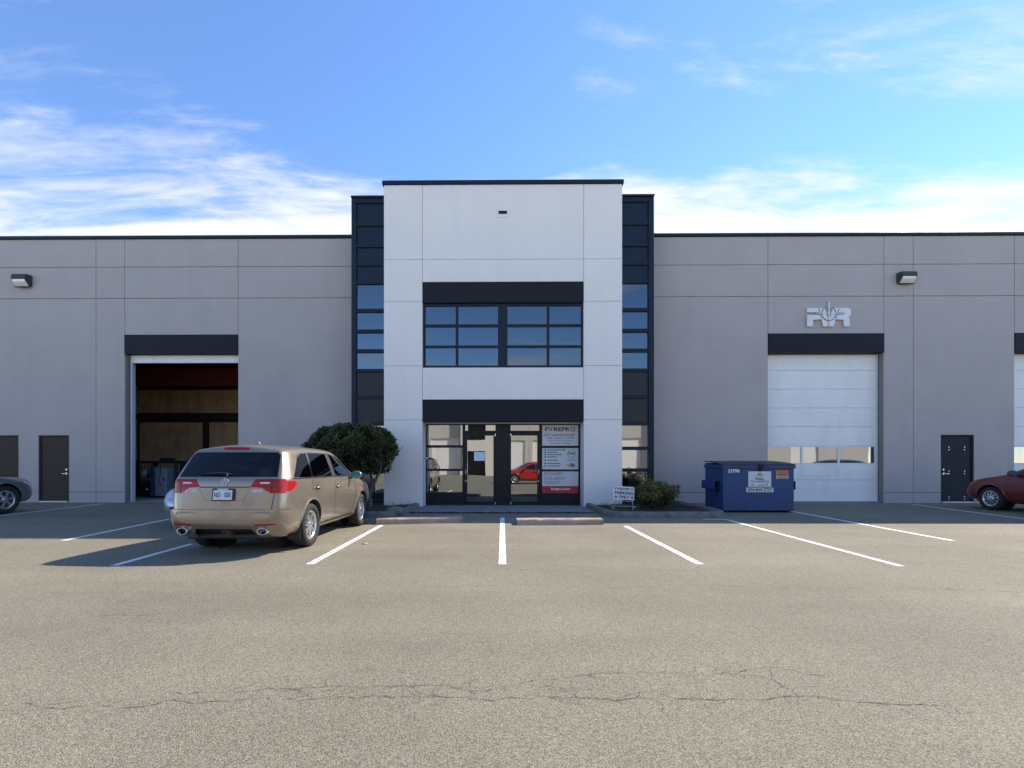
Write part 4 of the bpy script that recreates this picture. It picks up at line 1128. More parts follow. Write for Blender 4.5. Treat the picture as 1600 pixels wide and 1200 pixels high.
# --- beige sport utility car
m_beige = mat('champagne_paint', (0.285, 0.240, 0.188), 0.30, metal=.6, var=.03, vscale=1.5, coat=.6)
suv = dict(
    st=[S(-2.40, [(.76,.38,.12), (.84,.52,.03), (.85,.78,.05), (.845,1.14,.10), (.80,1.40,.28), (.72,1.61,.42)], .07),
        S(-2.20, [(.87,.31), (.955,.52), (.97,.78), (.955,1.14,.04), (.86,1.40,.18), (.75,1.63,.34)], .09),
        S(-1.85, [(.90,.28), (1.0,.52), (1.01,.80), (.98,1.14), (.885,1.40,.10), (.77,1.65,.22)], .07),
        S(-1.40, [(.90,.28), (.995,.52), (1.01,.82), (.98,1.14), (.89,1.40,.05), (.775,1.66,.1)], .07),
        S(-.9, [(.90,.27), (.98,.52), (1.0,.82), (.975,1.135), (.89,1.40), (.78,1.665)], .07),
        S(-.4, [(.90,.27), (.975,.52), (.995,.82), (.97,1.13), (.89,1.40), (.78,1.665)], .07),
        S(.02, [(.90,.27), (.975,.52), (.995,.82), (.965,1.12), (.89,1.385), (.765,1.645)], .07),
        S(.38, [(.90,.27), (.975,.52), (.995,.81), (.965,1.11), (.88,1.35), (.73,1.575)], .08),
        S(.78, [(.90,.27), (.98,.52), (1.0,.80), (.965,1.09), (.90,1.25), (.76,1.37)], .085),
        S(1.12, [(.90,.28), (.985,.52), (1.005,.79), (.965,1.04), (.92,1.11), (.82,1.16)], .06),
        S(1.65, [(.89,.29), (.985,.52), (1.0,.77), (.955,.98), (.90,1.05), (.78,1.10)], .05),
        S(2.10, [(.84,.30), (.94,.52), (.95,.72), (.92,.89), (.86,.97), (.74,1.01)], .04),
        S(2.36, [(.72,.32,-.06), (.82,.50,0), (.83,.68,0), (.80,.84,-.06), (.74,.92,-.14), (.64,.96,-.22)], .02)],
    bulge=(.06, .12), crease=((0, 5, 9, .95), (0, 3, 5, .60), (0, 9, 11, .60), (0, 1, 3, .35), (0, 11, 13, .35)), lcrease=((3, 0, 9, .5), (5, 0, 8, .4), (0, 0, 12, .5)), ccrease=((3, .6), (1, .4), (0, .6)),
    axles=(-1.40, 1.38), rad=.365, track=.86, tw=.25, sill=.27, spokes=7, wstyle='twin',
    side_glass=[('front_window', [(-.22,1.165), (.80,1.16), (.70,1.24), (.42,1.42), (.16,1.53), (-.26,1.585)], m_cglass),
                ('rear_window', [(-1.32,1.17), (-.40,1.165), (-.44,1.59), (-1.22,1.585)], m_cglassd),
                ('quarter_window', [(-2.02,1.185), (-1.38,1.17), (-1.28,1.58), (-1.50,1.565), (-1.68,1.50)], m_cglassd)],
    pillars=[('door_pillar', [(-.40,1.165), (-.22,1.165), (-.26,1.585), (-.44,1.59)], m_plastic),
             ('door_pillar', [(-1.38,1.17), (-1.32,1.17), (-1.22,1.585), (-1.28,1.58)], m_chr)],
    end_glass=[('tailgate_glass', [(-.80,1.195), (.80,1.195), (.735,1.53), (.68,1.578), (-.68,1.578), (-.735,1.53)], m_cglassd, lambda c, n: c.y < -1.6 and n.y < -.2),
               ('windscreen', [(-.80,1.18), (.80,1.18), (.64,1.60), (-.64,1.60)], m_cglass, lambda c, n: .1 < c.y < 1.3 and n.y > .25)],
    lamps=[('tail_lamp', [(.40,1.045), (.48,1.165), (1.2,1.165), (1.2,.945), (.72,.955), (.58,1.035)], 'y', lambda c, n: c.y < -2.1 and c.x > 0 and n.y < -.45, m_tail, .004),
           ('tail_lamp', mirror2([(.40,1.045), (.48,1.165), (1.2,1.165), (1.2,.945), (.72,.955), (.58,1.035)]), 'y', lambda c, n: c.y < -2.1 and c.x < 0 and n.y < -.45, m_tail, .004),
           ('tail_lamp', [(-2.7,1.165), (-1.98,1.13), (-1.97,1.07), (-2.14,.98), (-2.7,.945)], 'x', lambda c, n: abs(c.x) > .6 and c.y < -1.85 and abs(n.x) > .6, m_tail, .004),
           ('headlamp', [(1.75,.93), (2.5,.83), (2.5,.70), (2.05,.78)], 'x', lambda c, n: abs(c.x) > .45 and c.y > 1.6, m_head, .003)],
    panels=[('lower_valance', [(-.56,.25), (.56,.25), (.44,.445), (-.44,.445)], 'y', lambda c, n: c.y < -2.05 and n.y < -.1, m_plastic, -.03),
            ('rear_reflector', [(.50,.485), (.80,.498), (.80,.520), (.50,.508)], 'y', lambda c, n: c.y < -2.1 and n.y < -.1, m_tail, .046),
            ('rear_reflector', mirror2([(.50,.485), (.80,.498), (.80,.520), (.50,.508)]), 'y', lambda c, n: c.y < -2.1 and n.y < -.1, m_tail, .046),
            ('rear_bumper', [(-1.2,.2), (1.2,.2), (1.2,.705), (-1.2,.705)], 'y', lambda c, n: c.y < -1.98 and n.y < -.25, None, .045),
            ('tailgate', [(-.74,.705), (.74,.705), (.79,1.04), (.79,1.20), (-.79,1.20), (-.79,1.04)], 'y', lambda c, n: c.y < -2.05 and n.y < -.3, None, .004),
            ('brake_lamp', [(-.21,1.618), (.21,1.618), (.21,1.658), (-.21,1.658)], 'y', lambda c, n: c.y < -1.5 and n.y < .2, m_tail, .004),
            ('front_door', [(-.30,.36), (.70,.36), (.84,.50), (.90,.80), (.88,1.19), (.5,1.43), (.2,1.56), (-.30,1.61)], 'x', lambda c, n: abs(c.x) > .5 and abs(n.x) > .35, None, 0),
            ('rear_door', [(-.74,.36), (-.31,.36), (-.31,1.61), (-1.22,1.605), (-1.36,1.17), (-1.38,1.0), (-1.20,.90), (-.95,.74)], 'x', lambda c, n: abs(c.x) > .5 and abs(n.x) > .35, None, 0)],
    paired=('tail_lamp', 'headlamp', 'front_window', 'rear_window', 'quarter_window', 'door_pillar', 'front_door', 'rear_door', 'rear_reflector'), merge=('tail_lamp',),
    ribbons=[('door_gap', [(-.305,1.16), (-.305,.36), (.70,.36), (.84,.50), (.90,.80), (.885,1.14)], 'x', None, .011),
             ('door_gap', [(-.31,.36), (-.70,.36)], 'x', None, .011),
             ('door_gap', [(-1.365,1.16), (-1.385,1.0), (-1.20,.89)], 'x', None, .010),
             ('belt_moulding', [(-2.06,1.168), (.84,1.150)], 'x', m_gap, .022),
             ('tailgate_gap', [(-.78,1.19), (-.79,1.04), (-.745,.705), (.745,.705), (.79,1.04), (.78,1.19)], 'y', None, .012),
             ('sill_moulding', [(-.9,.335), (.92,.335)], 'x', m_plastic, .03),
             ('window_trim', [(-1.70,1.515), (-1.50,1.578), (-1.22,1.600), (-.26,1.600), (.16,1.545), (.44,1.430), (.72,1.248)], 'x', m_chr, .012)],
    handles=[(-.16,.97), (-1.16,.99)], mirror=(.62, 1.14), cabin=(-.95, .15), seatz=.74)
carX, carY = -3.93, 8.68
root, hs_, hy_, rib_, _bv = build_car('parked_car', (carX, carY, 0), -R(1), 'beige sport utility car parked nose in, its back lit by the sun', m_beige, suv)
root.scale = (.90, .90, .95)
def on_car(me, m_, nm, x, z, off=.004, tilt=None):
    y = hy_(x, z, -1); y2 = hy_(x, z + .03, -1); t = math.atan2(y2 - y, .03)
    me.transform(Matrix.Translation((x, y - off, z)) @ Matrix.Rotation(R(90) - t, 4, 'X'))
    return link(nm, me, m_, root)
# number plate
m_plate = mat('plate_white', (.62, .64, .66), .4, var=.04); m_pblue = mat('plate_blue', (.06, .09, .22), .5)
def flat_box(w, h, d, z=0):
    q = bmesh.new(); bm_box(q, -w/2, w/2, -h/2, h/2, z, z + d, .003); return mesh_bm(q)
on_car(flat_box(.345, .185, .022), m_plastic, 'plate_frame', 0, .935, .016)
on_car(flat_box(.305, .145, .026), m_plate, 'number_plate', 0, .928, .018)
tm = text_mesh('NS1  1BX', .105, .02); k = .27 / (max(v.co.x for v in tm.vertices) - min(v.co.x for v in tm.vertices))
for v in tm.vertices: v.co.x *= k; v.co.z += .03
on_car(tm, m_pblue, 'plate_number', 0, .926, .018)
on_car(flat_box(.17, .018, .004, .024), m_plate, 'plate_header', 0, 1.012, .018)
# recess sides round the plate
for s in (-1, 1):
    q = bmesh.new(); bm_tube(q, [(s*.42, 0, 1.03), (s*.31, 0, .85), (0, 0, .835)], .006, 6)
    for v in q.verts: v.co.y += hy_(v.co.x, v.co.z, -1) - .002
    link('tailgate_crease', mesh_bm(q, smooth=True), m_beige, root)
q = bmesh.new(); bm_box(q, -.40, .40, -.02, .0, 1.040, 1.052, .003)
for v in q.verts: v.co.y += hy_(v.co.x, v.co.z, -1) - .002
link('tailgate_grip', mesh_bm(q), m_gap, root)
# round maker's emblem: ring with a caliper shape
q = bmesh.new(); r0 = .056
def seg(a, b, w):
    a, b = Vector(a), Vector(b); n = Vector((-(b-a).y, (b-a).x)).normalized()*w/2
    for z0, z1 in ((0, .008),):
        vs = [q.verts.new((*p, z)) for z in (0, .008) for p in (a+n, b+n, b-n, a-n)]
        for f in ((0,1,2,3),(4,5,6,7),(0,1,5,4),(1,2,6,5),(2,3,7,6),(3,0,4,7)): q.faces.new([vs[i] for i in f])
for k in range(28):
    a, b = 2*math.pi*k/28, 2*math.pi*(k+1)/28
    if abs(((a + b)/2) - math.pi/2) < .28: continue
    seg((r0*math.cos(a), .95*r0*math.sin(a)), (r0*math.cos(b), .95*r0*math.sin(b)), .009)
seg((-.007, .050), (-.030, -.040), .010); seg((.007, .050), (.030, -.040), .010); seg((-.018, -.006), (.018, -.006), .007)
bmesh.ops.recalc_face_normals(q, faces=q.faces)
m_badge = mat('badge_silver', (.66, .66, .66), .35, metal=.3)
on_car(mesh_bm(q), m_badge, 'emblem', .0, 1.125, .006)
for s, x, w in (('ACURA', -.55, .18), ('MDX', .52, .20)):
    tm = text_mesh(s, .05, .02, ext=.002); k = w / (max(v.co.x for v in tm.vertices) - min(v.co.x for v in tm.vertices))
    for v in tm.vertices: v.co.x *= k
    on_car(tm, m_badge, 'badge', x, .985, .008)
# clear strips in the tail lamps, wiper, exhaust tips, hitch, rear edge trim
for s in (-1, 1):
    q = bmesh.new(); bm_box(q, s*.63 - .075, s*.63 + .075, -.004, .0, 1.098, 1.120, .002)
    for v in q.verts: v.co.y += hy_(v.co.x, v.co.z, -1) - .007
    link('reversing_lamp', mesh_bm(q), m_tailw, root)
    q = bmesh.new(); bm_lathe(q, [(-.11, .072), (-.115, .082), (-.105, .086), (.12, .080)], 'y', 28); bm_lathe(q, [(-.10, .070), (.10, .066)], 'y', 28)
    bmesh.ops.transform(q, matrix=Matrix.Translation((s*.64, -2.33, .39)) @ Matrix.Diagonal((1, 1, .62, 1)), verts=q.verts)
    link('exhaust_tip', mesh_bm(q, smooth=True), m_chr, root)
    q = bmesh.new(); bm_lathe(q, [(-.02, .001), (-.02, .069)], 'y', 24)
    bmesh.ops.transform(q, matrix=Matrix.Translation((s*.64, -2.33, .39)) @ Matrix.Diagonal((1, 1, .62, 1)), verts=q.verts)
    link('exhaust_inside', mesh_bm(q), m_gap, root)
    pts = [(s*.40, .668), (s*.62, .672), (s*.74, .668), (s*.80, .52), (s*.83, .42)]
    P3 = [(x, hy_(x, z, -1) - .042, z) for x, z in pts]
    q = bmesh.new(); bm_tube(q, P3, [.004, .012, .016, .016, .008], 8); link('bumper_crease', mesh_bm(q, smooth=True), m_beige, root)
q = bmesh.new(); bm_box(q, -.045, .045, -2.38, -2.1, .31, .40, .006); link('hitch_receiver', mesh_bm(q), mat('rusty_steel', (.10, .055, .035), .85, var=.4, vscale=15), root)
q = bmesh.new(); bm_box(q, -.03, .03, -2.385, -2.36, .325, .385); link('hitch_opening', mesh_bm(q), m_gap, root)
q = bmesh.new(); bm_box(q, -.55, .55, -2.2, -1.9, .24, .33, .02); link('underbody_beam', mesh_bm(q), m_plastic, root)
wpts = [(.02, 1.195), (.0, 1.250), (-.10, 1.262), (-.34, 1.248)]
q = bmesh.new(); bm_tube(q, [(x, hy_(x, z, -1) - .022, z) for x, z in wpts], [.018, .014, .011, .009], 8); link('rear_wiper', mesh_bm(q, smooth=True), m_plastic, root)
q = bmesh.new(); bm_tube(q, [(x, hy_(x, 1.240, -1) - .014, 1.240) for x in (-.44, -.2, .08)], .009, 6); link('wiper_blade', mesh_bm(q, smooth=True), m_gap, root)
for s in (-1, 1):
    q = bmesh.new(); bm_box(q, s*.86 - .11, s*.86 + .11, -1.40 - .44, -1.40 - .425, .18, .36, .004); link('mud_flap', mesh_bm(q), m_plastic, root)
q = bmesh.new(); prev = None
for k in range(-21, 22):
    x = k * .04; y = hy_(x, .705, -1); h = _bv.find_nearest(Vector((x, y, .705))); n_ = h[1]
    a = Vector((x, y, .712)) - n_ * .004; b = Vector((x, y, .712)) + n_ * .030; c = Vector((x, y, .700)) + n_ * .0455
    r_ = [q.verts.new(v) for v in (a, b, c)]
    if prev:
        for i in (0, 1): q.faces.new((prev[i], prev[i+1], r_[i+1], r_[i]))
    prev = r_
bmesh.ops.recalc_face_normals(q, faces=q.faces)
link('bumper_ledge', mesh_bm(q, smooth=True), m_beige, root)
for s in (-1, 1):
    rib_('lamp_seam', [(s*.735, .95), (s*.745, 1.165)], 'y', -1, .008, .0055, m_gap)
    rib_('lamp_seam', [(s*.42, 1.075), (s*.90, 1.045)], 'y', -1, .006, .0055, m_gap)
# short roof aerial
q = bmesh.new(); bm_tube(q, [(0, -1.30, 1.715), (0, -1.37, 1.755), (0, -1.41, 1.748)], [.03, .018, .006], 8); link('roof_aerial', mesh_bm(q, smooth=True), m_beige, root)

# --- lower cars
def lowcar(h=1.46, w=.88, nose=.62, L=2.25):
    k = h / 1.46
    return [S(-L, [(.70,.34,.10), (.80,.45,.02), (.82,.66,.02), (.80,.92,.06), (.74,1.0,.14), (.66,1.03,.22)], .03),
        S(-L+.30, [(.80,.26), (w-.02,.42), (w,.66), (w-.03,.92), (.78,1.03), (.68,1.06)], .04),
        S(-L+.65, [(.82,.22), (w,.42), (w+.01,.68), (w-.02,.92), (.77,1.12*k), (.63,1.20*k)], .06),
        S(-L+1.1, [(.82,.22), (w,.42), (w+.01,.68), (w-.02,.93), (.77,1.20*k), (.61,1.37*k)], .06),
        S(-.6, [(.82,.21), (w-.01,.42), (w,.68), (w-.02,.93), (.78,1.21*k), (.60,1.41*k)], .06),
        S(0, [(.82,.21), (w-.01,.42), (w,.68), (w-.02,.92), (.78,1.20*k), (.60,1.41*k)], .06),
        S(.4, [(.82,.21), (w-.01,.42), (w,.67), (w-.02,.91), (.77,1.15*k), (.58,1.33*k)], .06),
        S(.80, [(.82,.21), (w-.01,.42), (w,.67), (w-.02,.90), (.80,1.02), (.66,1.12*k)], .06),
        S(1.15, [(.82,.22), (w,.42), (w,.66), (w-.02,.86), (.82,.92), (.72,.95)], .05),
        S(1.6, [(.81,.24), (w,.42), (w,.63), (w-.03,.79), (.80,.86), (.68,.89)], .05),
        S(L-.25, [(.76,.25), (w-.06,.40), (w-.05,.56), (.80,.70), (.74,.77), (.62,.80)], .04),
        S(L, [(.60,.26,-.08), (.70,.38,-.02), (.70,.52,-.02), (.68,nose,-.08), (.62,nose+.08,-.14), (.54,nose+.11,-.22)], .02)]
def lowspec(h, rad, spokes, style, L=2.25, nose=.62, head=None, head_m=None):
    k = h / 1.46
    return dict(st=lowcar(h, .88, nose, L), bulge=(.08, .16), axles=(-1.32, 1.36), rad=rad, track=.775, tw=.21, sill=.21, spokes=spokes, wstyle=style, levels=3, gapr=.045,
        side_glass=[('front_window', [(-.08,.98), (.78,.97), (.45,1.16*k), (.15,1.27*k), (-.08,1.30*k)], m_cglass), ('rear_window', [(-1.15,1.0), (-.14,.98), (-.14,1.30*k), (-.8,1.27*k)], m_cglassd)],
        pillars=[('door_pillar', [(-.14,.98), (-.08,.98), (-.08,1.30*k), (-.14,1.30*k)], m_plastic)],
        end_glass=[('windscreen', [(-.72,1.0), (.72,1.0), (.54,1.36*k), (-.54,1.36*k)], m_cglass, lambda c, n: .15 < c.y < 1.2 and n.y > .2),
                   ('rear_screen', [(-.64,1.08), (.64,1.08), (.52,1.36*k), (-.52,1.36*k)], m_cglassd, lambda c, n: c.y < -.9 and n.y < -.2)],
        lamps=[('headlamp', head or [(1.78,.80), (2.5,.70), (2.5,.58), (2.02,.64)], 'x', lambda c, n: abs(c.x) > .40 and c.y > 1.6, head_m or m_head, .003),
               ('tail_lamp', [(-2.5,.95), (-1.95,.90), (-1.98,.80), (-2.5,.76)], 'x', lambda c, n: abs(c.x) > .5 and c.y < -1.8, m_tail, .003),
               ('grille', [(-.42,.34), (.42,.34), (.50,.44), (-.50,.44)], 'y', lambda c, n: c.y > 1.9 and n.y > .3, m_plastic, -.01)],
        panels=[('front_door', [(-.11,.30), (.78,.30), (.92,.44), (.95,.80), (.80,1.0), (.45,1.2*k), (.15,1.31*k), (-.11,1.34*k)], 'x', lambda c, n: abs(c.x) > .5 and abs(n.x) > .35, None, 0),
                ('rear_door', [(-.82,.30), (-.12,.30), (-.12,1.34*k), (-.8,1.31*k), (-1.1,1.0), (-1.06,.7)], 'x', lambda c, n: abs(c.x) > .5 and abs(n.x) > .35, None, 0)],
        paired=('tail_lamp', 'headlamp', 'front_window', 'rear_window', 'door_pillar', 'front_door', 'rear_door'), merge=(),
        ribbons=[('door_gap', [(-.115,.97), (-.115,.30), (.78,.30), (.92,.44), (.95,.80), (.84,.96)], 'x', None, .010), ('door_gap', [(-.12,.30), (-.8,.30)], 'x', None, .010), ('belt_moulding', [(-1.16,.975), (.80,.962)], 'x', m_gap, .018)],
        handles=[(0.02,.80), (-.95,.82)], mirror=(.70, .98), cabin=(-.75, .15), seatz=.55)
m_silver = mat('silver_paint', (.36, .38, .42), .32, metal=.55, coat=.5)
m_greyp = mat('grey_paint', (.23, .23, .25), .34, metal=.55, coat=.5)
m_redp = mat('dark_red_paint', (.155, .016, .018), .28, metal=.3, coat=.6)
m_redb = mat('bright_red_paint', (.42, .025, .02), .28, metal=.1, coat=.6)
gx, gy = gp(8, 803); 
gcar = build_car('parked_car', (gx - .93, gy - 1.36*1.08 + .02, 0), 0, 'grey car at the left edge parked nose in towards brown doors', m_greyp, lowspec(1.62, .345, 6, 'plain', 2.22, .78))
gcar[0].scale = (1.08, 1.08, 1.08)
rx, ry = gp(1546, 797)
rcar = build_car('parked_car', (rx + .95, ry - 1.36*1.06 + .02, 0), 0, 'dark red car at the right edge parked nose in by slate door', m_redp, lowspec(1.46, .315, 10, 'curve', 2.22, .66, [(1.72,.80), (2.5,.76), (2.5,.62), (1.98,.68)], m_amber))
rcar[0].scale = (1.06, 1.06, 1.06)
build_car('parked_car', (wx(258, 9.7) + .80, 9.45 + 2.25, 0), math.pi, 'pale silver car almost hidden behind the beige car', m_silver, lowspec(1.42, .31, 6, 'plain'))
build_car('parked_car', (2.0, -2.2, 0), R(80), 'bright red car across the lot, mirrored in the right glass door', m_redb, lowspec(1.5, .32, 6, 'plain'))

# ------------------------------------------------------------------ dumpster
m_dump = mat('dumpster_blue', (0.016, 0.048, 0.150), 0.55, var=.25, vscale=3, bump=.15, bscale=9, dirt=((.05, .035, .03), 5, .8, (1, 1, .4)))
m_lid = mat('dumpster_lid', (0.022, 0.026, 0.045), 0.6, var=.2)
dx0, dY = gp(1130, 801); dx1 = gp(1237, 800.5)[0]; dh = wz(723, dY, 1180) ; dD = 1.12
D = thing('dumpster', ((dx0 + dx1)/2, dY, 0), 'dark blue steel dumpster with white number and stickers by kerb', 'dumpster')
bm = bmesh.new()
P = [(dY, .08), (dY, dh - .12), (dY + dD, dh), (dY + dD, .08)]
a = [bm.verts.new((dx0, *p)) for p in P]; b = [bm.verts.new((dx1, *p)) for p in P]
bm.faces.new(a); bm.faces.new(b[::-1])
for i in (0, 2, 3): bm.faces.new((a[i], b[i], b[(i+1) % 4], a[(i+1) % 4]))
bmesh.ops.recalc_face_normals(bm, faces=bm.faces)
bmesh.ops.bevel(bm, geom=list(bm.edges), offset=.008, segments=1, affect='EDGES')
link('bin_body', mesh_bm(bm), m_dump, D)
box('top_rim', dx0 - .03, dx1 + .03, dY - .035, dY + .03, dh - .16, dh - .07, m_dump, D, .006)
box('side_rim', dx0 - .035, dx0 + .02, dY + .031, dY + dD + .02, dh - .14, dh - .05, m_dump, D, .006)
box('side_rim', dx1 - .02, dx1 + .035, dY + .031, dY + dD + .02, dh - .14, dh - .05, m_dump, D, .006)
for s, (xa, xb) in enumerate(((dx0 - .02, (dx0+dx1)/2 - .01), ((dx0+dx1)/2 + .01, dx1 + .02))):
    bm = bmesh.new(); n = 8; va = []; vb = []
    for i in range(n + 1):
        t = i / n; y = dY - .04 + (dD + .08)*t; z = dh - .066 + .10*t + .02*math.sin(math.pi*t)
        va.append([bm.verts.new((xa, y, z)), bm.verts.new((xa, y, z + .025))]); vb.append([bm.verts.new((xb, y, z)), bm.verts.new((xb, y, z + .025))])
    for i in range(n):
        bm.faces.new((va[i][1], vb[i][1], vb[i+1][1], va[i+1][1])); bm.faces.new((va[i][0], va[i+1][0], vb[i+1][0], vb[i][0]))
        bm.faces.new((va[i][0], va[i][1], va[i+1][1], va[i+1][0])); bm.faces.new((vb[i][0], vb[i+1][0], vb[i+1][1], vb[i][1]))
    bm.faces.new((va[0][0], vb[0][0], vb[0][1], va[0][1])); bm.faces.new((va[n][0], va[n][1], vb[n][1], vb[n][0]))
    bmesh.ops.recalc_face_normals(bm, faces=bm.faces); link('lid', mesh_bm(bm), m_lid, D)
for s, x in ((-1, dx0), (1, dx1)):
    # fork pocket: an open channel along the side
    y0, y1, z0, z1, t = dY + .18, dY + dD - .12, .62, .86, .16
    bm = bmesh.new()
    def pb(u0, u1, a0, a1, c0, c1): bm_box(bm, min(x + s*u0, x + s*u1), max(x + s*u0, x + s*u1), a0, a1, c0, c1, .004)
    pb(.002, t, y0, y1, z1 - .012, z1); pb(.002, t, y0, y1, z0, z0 + .012); pb(t - .012, t, y0, y1, z0 + .013, z1 - .013)
    link('fork_pocket', mesh_bm(bm), m_dump, D)
    prism_pts = [(y0 + .05, .60), (y1 - .2, .60), (y0 + .3, .40)]
    bm = bmesh.new(); va = [bm.verts.new((x + s*.003, *p)) for p in prism_pts]; vb = [bm.verts.new((x + s*.02, *p)) for p in prism_pts]
    bm.faces.new(va); bm.faces.new(vb[::-1])
    for i in range(3): bm.faces.new((va[i], vb[i], vb[(i+1) % 3], va[(i+1) % 3]))
    bmesh.ops.recalc_face_normals(bm, faces=bm.faces); link('pocket_gusset', mesh_bm(bm), m_dump, D)
for x in (dx0 + .12, dx1 - .12): box('skid', x - .05, x + .05, dY + .05, dY + dD - .05, 0.0, .079, m_black, D, .004)
box('base_rail', dx0 + .01, dx1 - .01, dY - .012, dY + .02, .06, .13, m_dump, D, .004)
DX = lambda u: dx0 + (dx1 - dx0) * (u - 20) / (1555 - 20)
DZ = lambda v: wz(720 + v * 80 / 1164, dY, 1180)
YF = dY - .002
m_stk = mat('sticker_white', (.60, .60, .58), .5, var=.06, vscale=6); m_sto = mat('sticker_orange', (.55, .20, .10), .5, var=.1); m_stc = mat('sticker_cream', (.55, .42, .26), .5, var=.1); m_sti = mat('sticker_ink', (.05, .055, .07), .6); m_stb = mat('sticker_blue_ink', (.18, .20, .42), .6)
def dtx(nm, s, size, u, v, m_, w): text(nm, s, size, DX(u), YF - .012, DZ(v), m_, D, .015, width=w)
text('bin_number', '33998', .13, DX(245), YF - .003, DZ(235), m_signw, D, .02, width=DX(365) - DX(120))
box('sticker', DX(560), DX(1058), YF - .008, YF, DZ(590), DZ(240), m_stk, D, .003)
prism('sticker_mark', [(DX(810), DZ(268)), (DX(840), DZ(310)), (DX(820), DZ(310)), (DX(810), DZ(295)), (DX(800), DZ(310)), (DX(780), DZ(310))], YF - .012, YF - .009, m_sti, D)
prism('sticker_mark', [(DX(755), DZ(325)), (DX(785), DZ(295)), (DX(795), DZ(315)), (DX(775), DZ(345))], YF - .012, YF - .009, m_sti, D)
prism('sticker_mark', [(DX(872), DZ(325)), (DX(842), DZ(300)), (DX(835), DZ(318)), (DX(855), DZ(345))], YF - .012, YF - .009, m_sti, D)
prism('sticker_mark', [(DX(795), DZ(345)), (DX(830), DZ(345)), (DX(815), DZ(378))], YF - .012, YF - .009, m_sti, D)
dtx('sticker_text', 'Waste', .10, 800, 410, m_sti, DX(900) - DX(700)); dtx('sticker_text', 'Connections', .09, 810, 465, m_stb, DX(1015) - DX(610))
box('sticker_rule', DX(760), DX(910), YF - .012, YF - .009, DZ(560), DZ(545), m_inkr, D)
for u in (650, 962): prism('sticker_mark', [(DX(u - 22), DZ(545)), (DX(u), DZ(525)), (DX(u + 22), DZ(545)), (DX(u), DZ(562))], YF - .012, YF - .009, m_sti, D)
box('phone_sticker', DX(517), DX(1107), YF - .008, YF, DZ(713), DZ(608), m_stk, D, .003)
dtx('phone_number', '604-864-2727', .12, 812, 660, m_sti, DX(1075) - DX(550))
box('warning_sticker', DX(1165), DX(1430), YF - .006, YF, DZ(345), DZ(215), m_sto, D); box('warning_sticker', DX(1165), DX(1430), YF - .006, YF, DZ(408), DZ(347), m_stc, D)
for v in (245, 275, 305, 328, 372, 392): box('warning_text', DX(1195), DX(1400), YF - .009, YF - .0065, DZ(v + 5), DZ(v - 5), m_sti if v > 300 else m_redst, D)
bm = bmesh.new(); bm_lathe(bm, [(YF - .09, .02), (YF - .09, .055), (YF - .03, .055), (YF - .03, .02)], 'y', 16, (DX(825), 0, DZ(130)), True)
bm_box(bm, DX(800), DX(850), YF - .05, YF, DZ(235), DZ(90), .004); link('lid_latch', mesh_bm(bm), m_black, D)

# ------------------------------------------------------------------ yard sign
sx, sy = gp(975, 796, .08); ys = thing('yard_sign', (sx, sy, .08), 'small white parking only yard sign on wire legs in shrub bed', 'sign')
zt0, zt1 = wz(781, sy, 975), wz(760, sy, 975); xa, xb = wx(958, sy), wx(991, sy)
til = -.012
def shear(o):
    for v in o.data.vertices: v.co.z -= (v.co.x - sx) * .065
    return o
shear(box('sign_board', xa, xb, sy, sy + .012, zt0, zt1, mat('yard_sign_white', (.72, .72, .72), .5, var=.03), ys))
W = xb - xa; H = zt1 - zt0; ztop = zt1
shear(text('lettering', 'FVREPRO', .085, sx, sy - .003, zt1 - H*.20, m_ink, ys, .02, width=W*.86)); shear(text('lettering', 'PARKING', .11, sx, sy - .003, zt1 - H*.50, m_ink, ys, .03, width=W*.88)); shear(text('lettering', 'ONLY', .11, sx, sy - .003, zt1 - H*.80, m_ink, ys, .03, width=W*.50))
for s in (-1, 1):
    pts = []
    for k in range(16):
        a = math.pi/2 + 2*math.pi*k/16; r = H*.115*(1.0 if k % 2 == 0 else .62); pts.append((sx + s*W*.38 + r*math.cos(a), zt1 - H*.80 + r*math.sin(a)))
    shear(prism('leaf_mark', pts, sy - .005, sy - .002, m_inkr, ys))
for x in (xa + .03, xb - .04): tube('wire_leg', [(x, sy + .015, .06), (x, sy + .015, zt0 + .1)], .007, m_alu, ys, 6)
for z in (.17, zt0 - .035): tube('wire_rung', [(xa - (.06 if z < .2 else -.03), sy + .016, z + .01), (xb + (.05 if z < .2 else -.04), sy + .016, z - .015)], .006, m_alu, ys, 6)
for s, x in ((-1, xa), (1, xb)): tube('wire_brace', [(x + s*.05, sy + .016, .17), (x + s*(-.03), sy + .016, .085)], .006, m_alu, ys, 6)

# ------------------------------------------------------------------ vegetation
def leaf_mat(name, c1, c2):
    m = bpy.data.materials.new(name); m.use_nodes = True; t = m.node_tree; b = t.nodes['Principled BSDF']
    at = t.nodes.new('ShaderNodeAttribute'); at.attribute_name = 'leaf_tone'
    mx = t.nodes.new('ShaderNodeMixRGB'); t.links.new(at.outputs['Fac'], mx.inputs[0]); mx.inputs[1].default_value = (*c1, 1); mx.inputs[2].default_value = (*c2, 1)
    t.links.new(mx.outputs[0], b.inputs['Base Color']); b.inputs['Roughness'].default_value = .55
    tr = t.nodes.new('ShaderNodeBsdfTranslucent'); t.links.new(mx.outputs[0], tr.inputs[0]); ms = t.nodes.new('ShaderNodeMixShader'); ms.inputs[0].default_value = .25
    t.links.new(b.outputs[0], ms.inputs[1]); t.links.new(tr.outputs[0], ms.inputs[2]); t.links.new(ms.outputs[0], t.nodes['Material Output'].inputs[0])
    return m
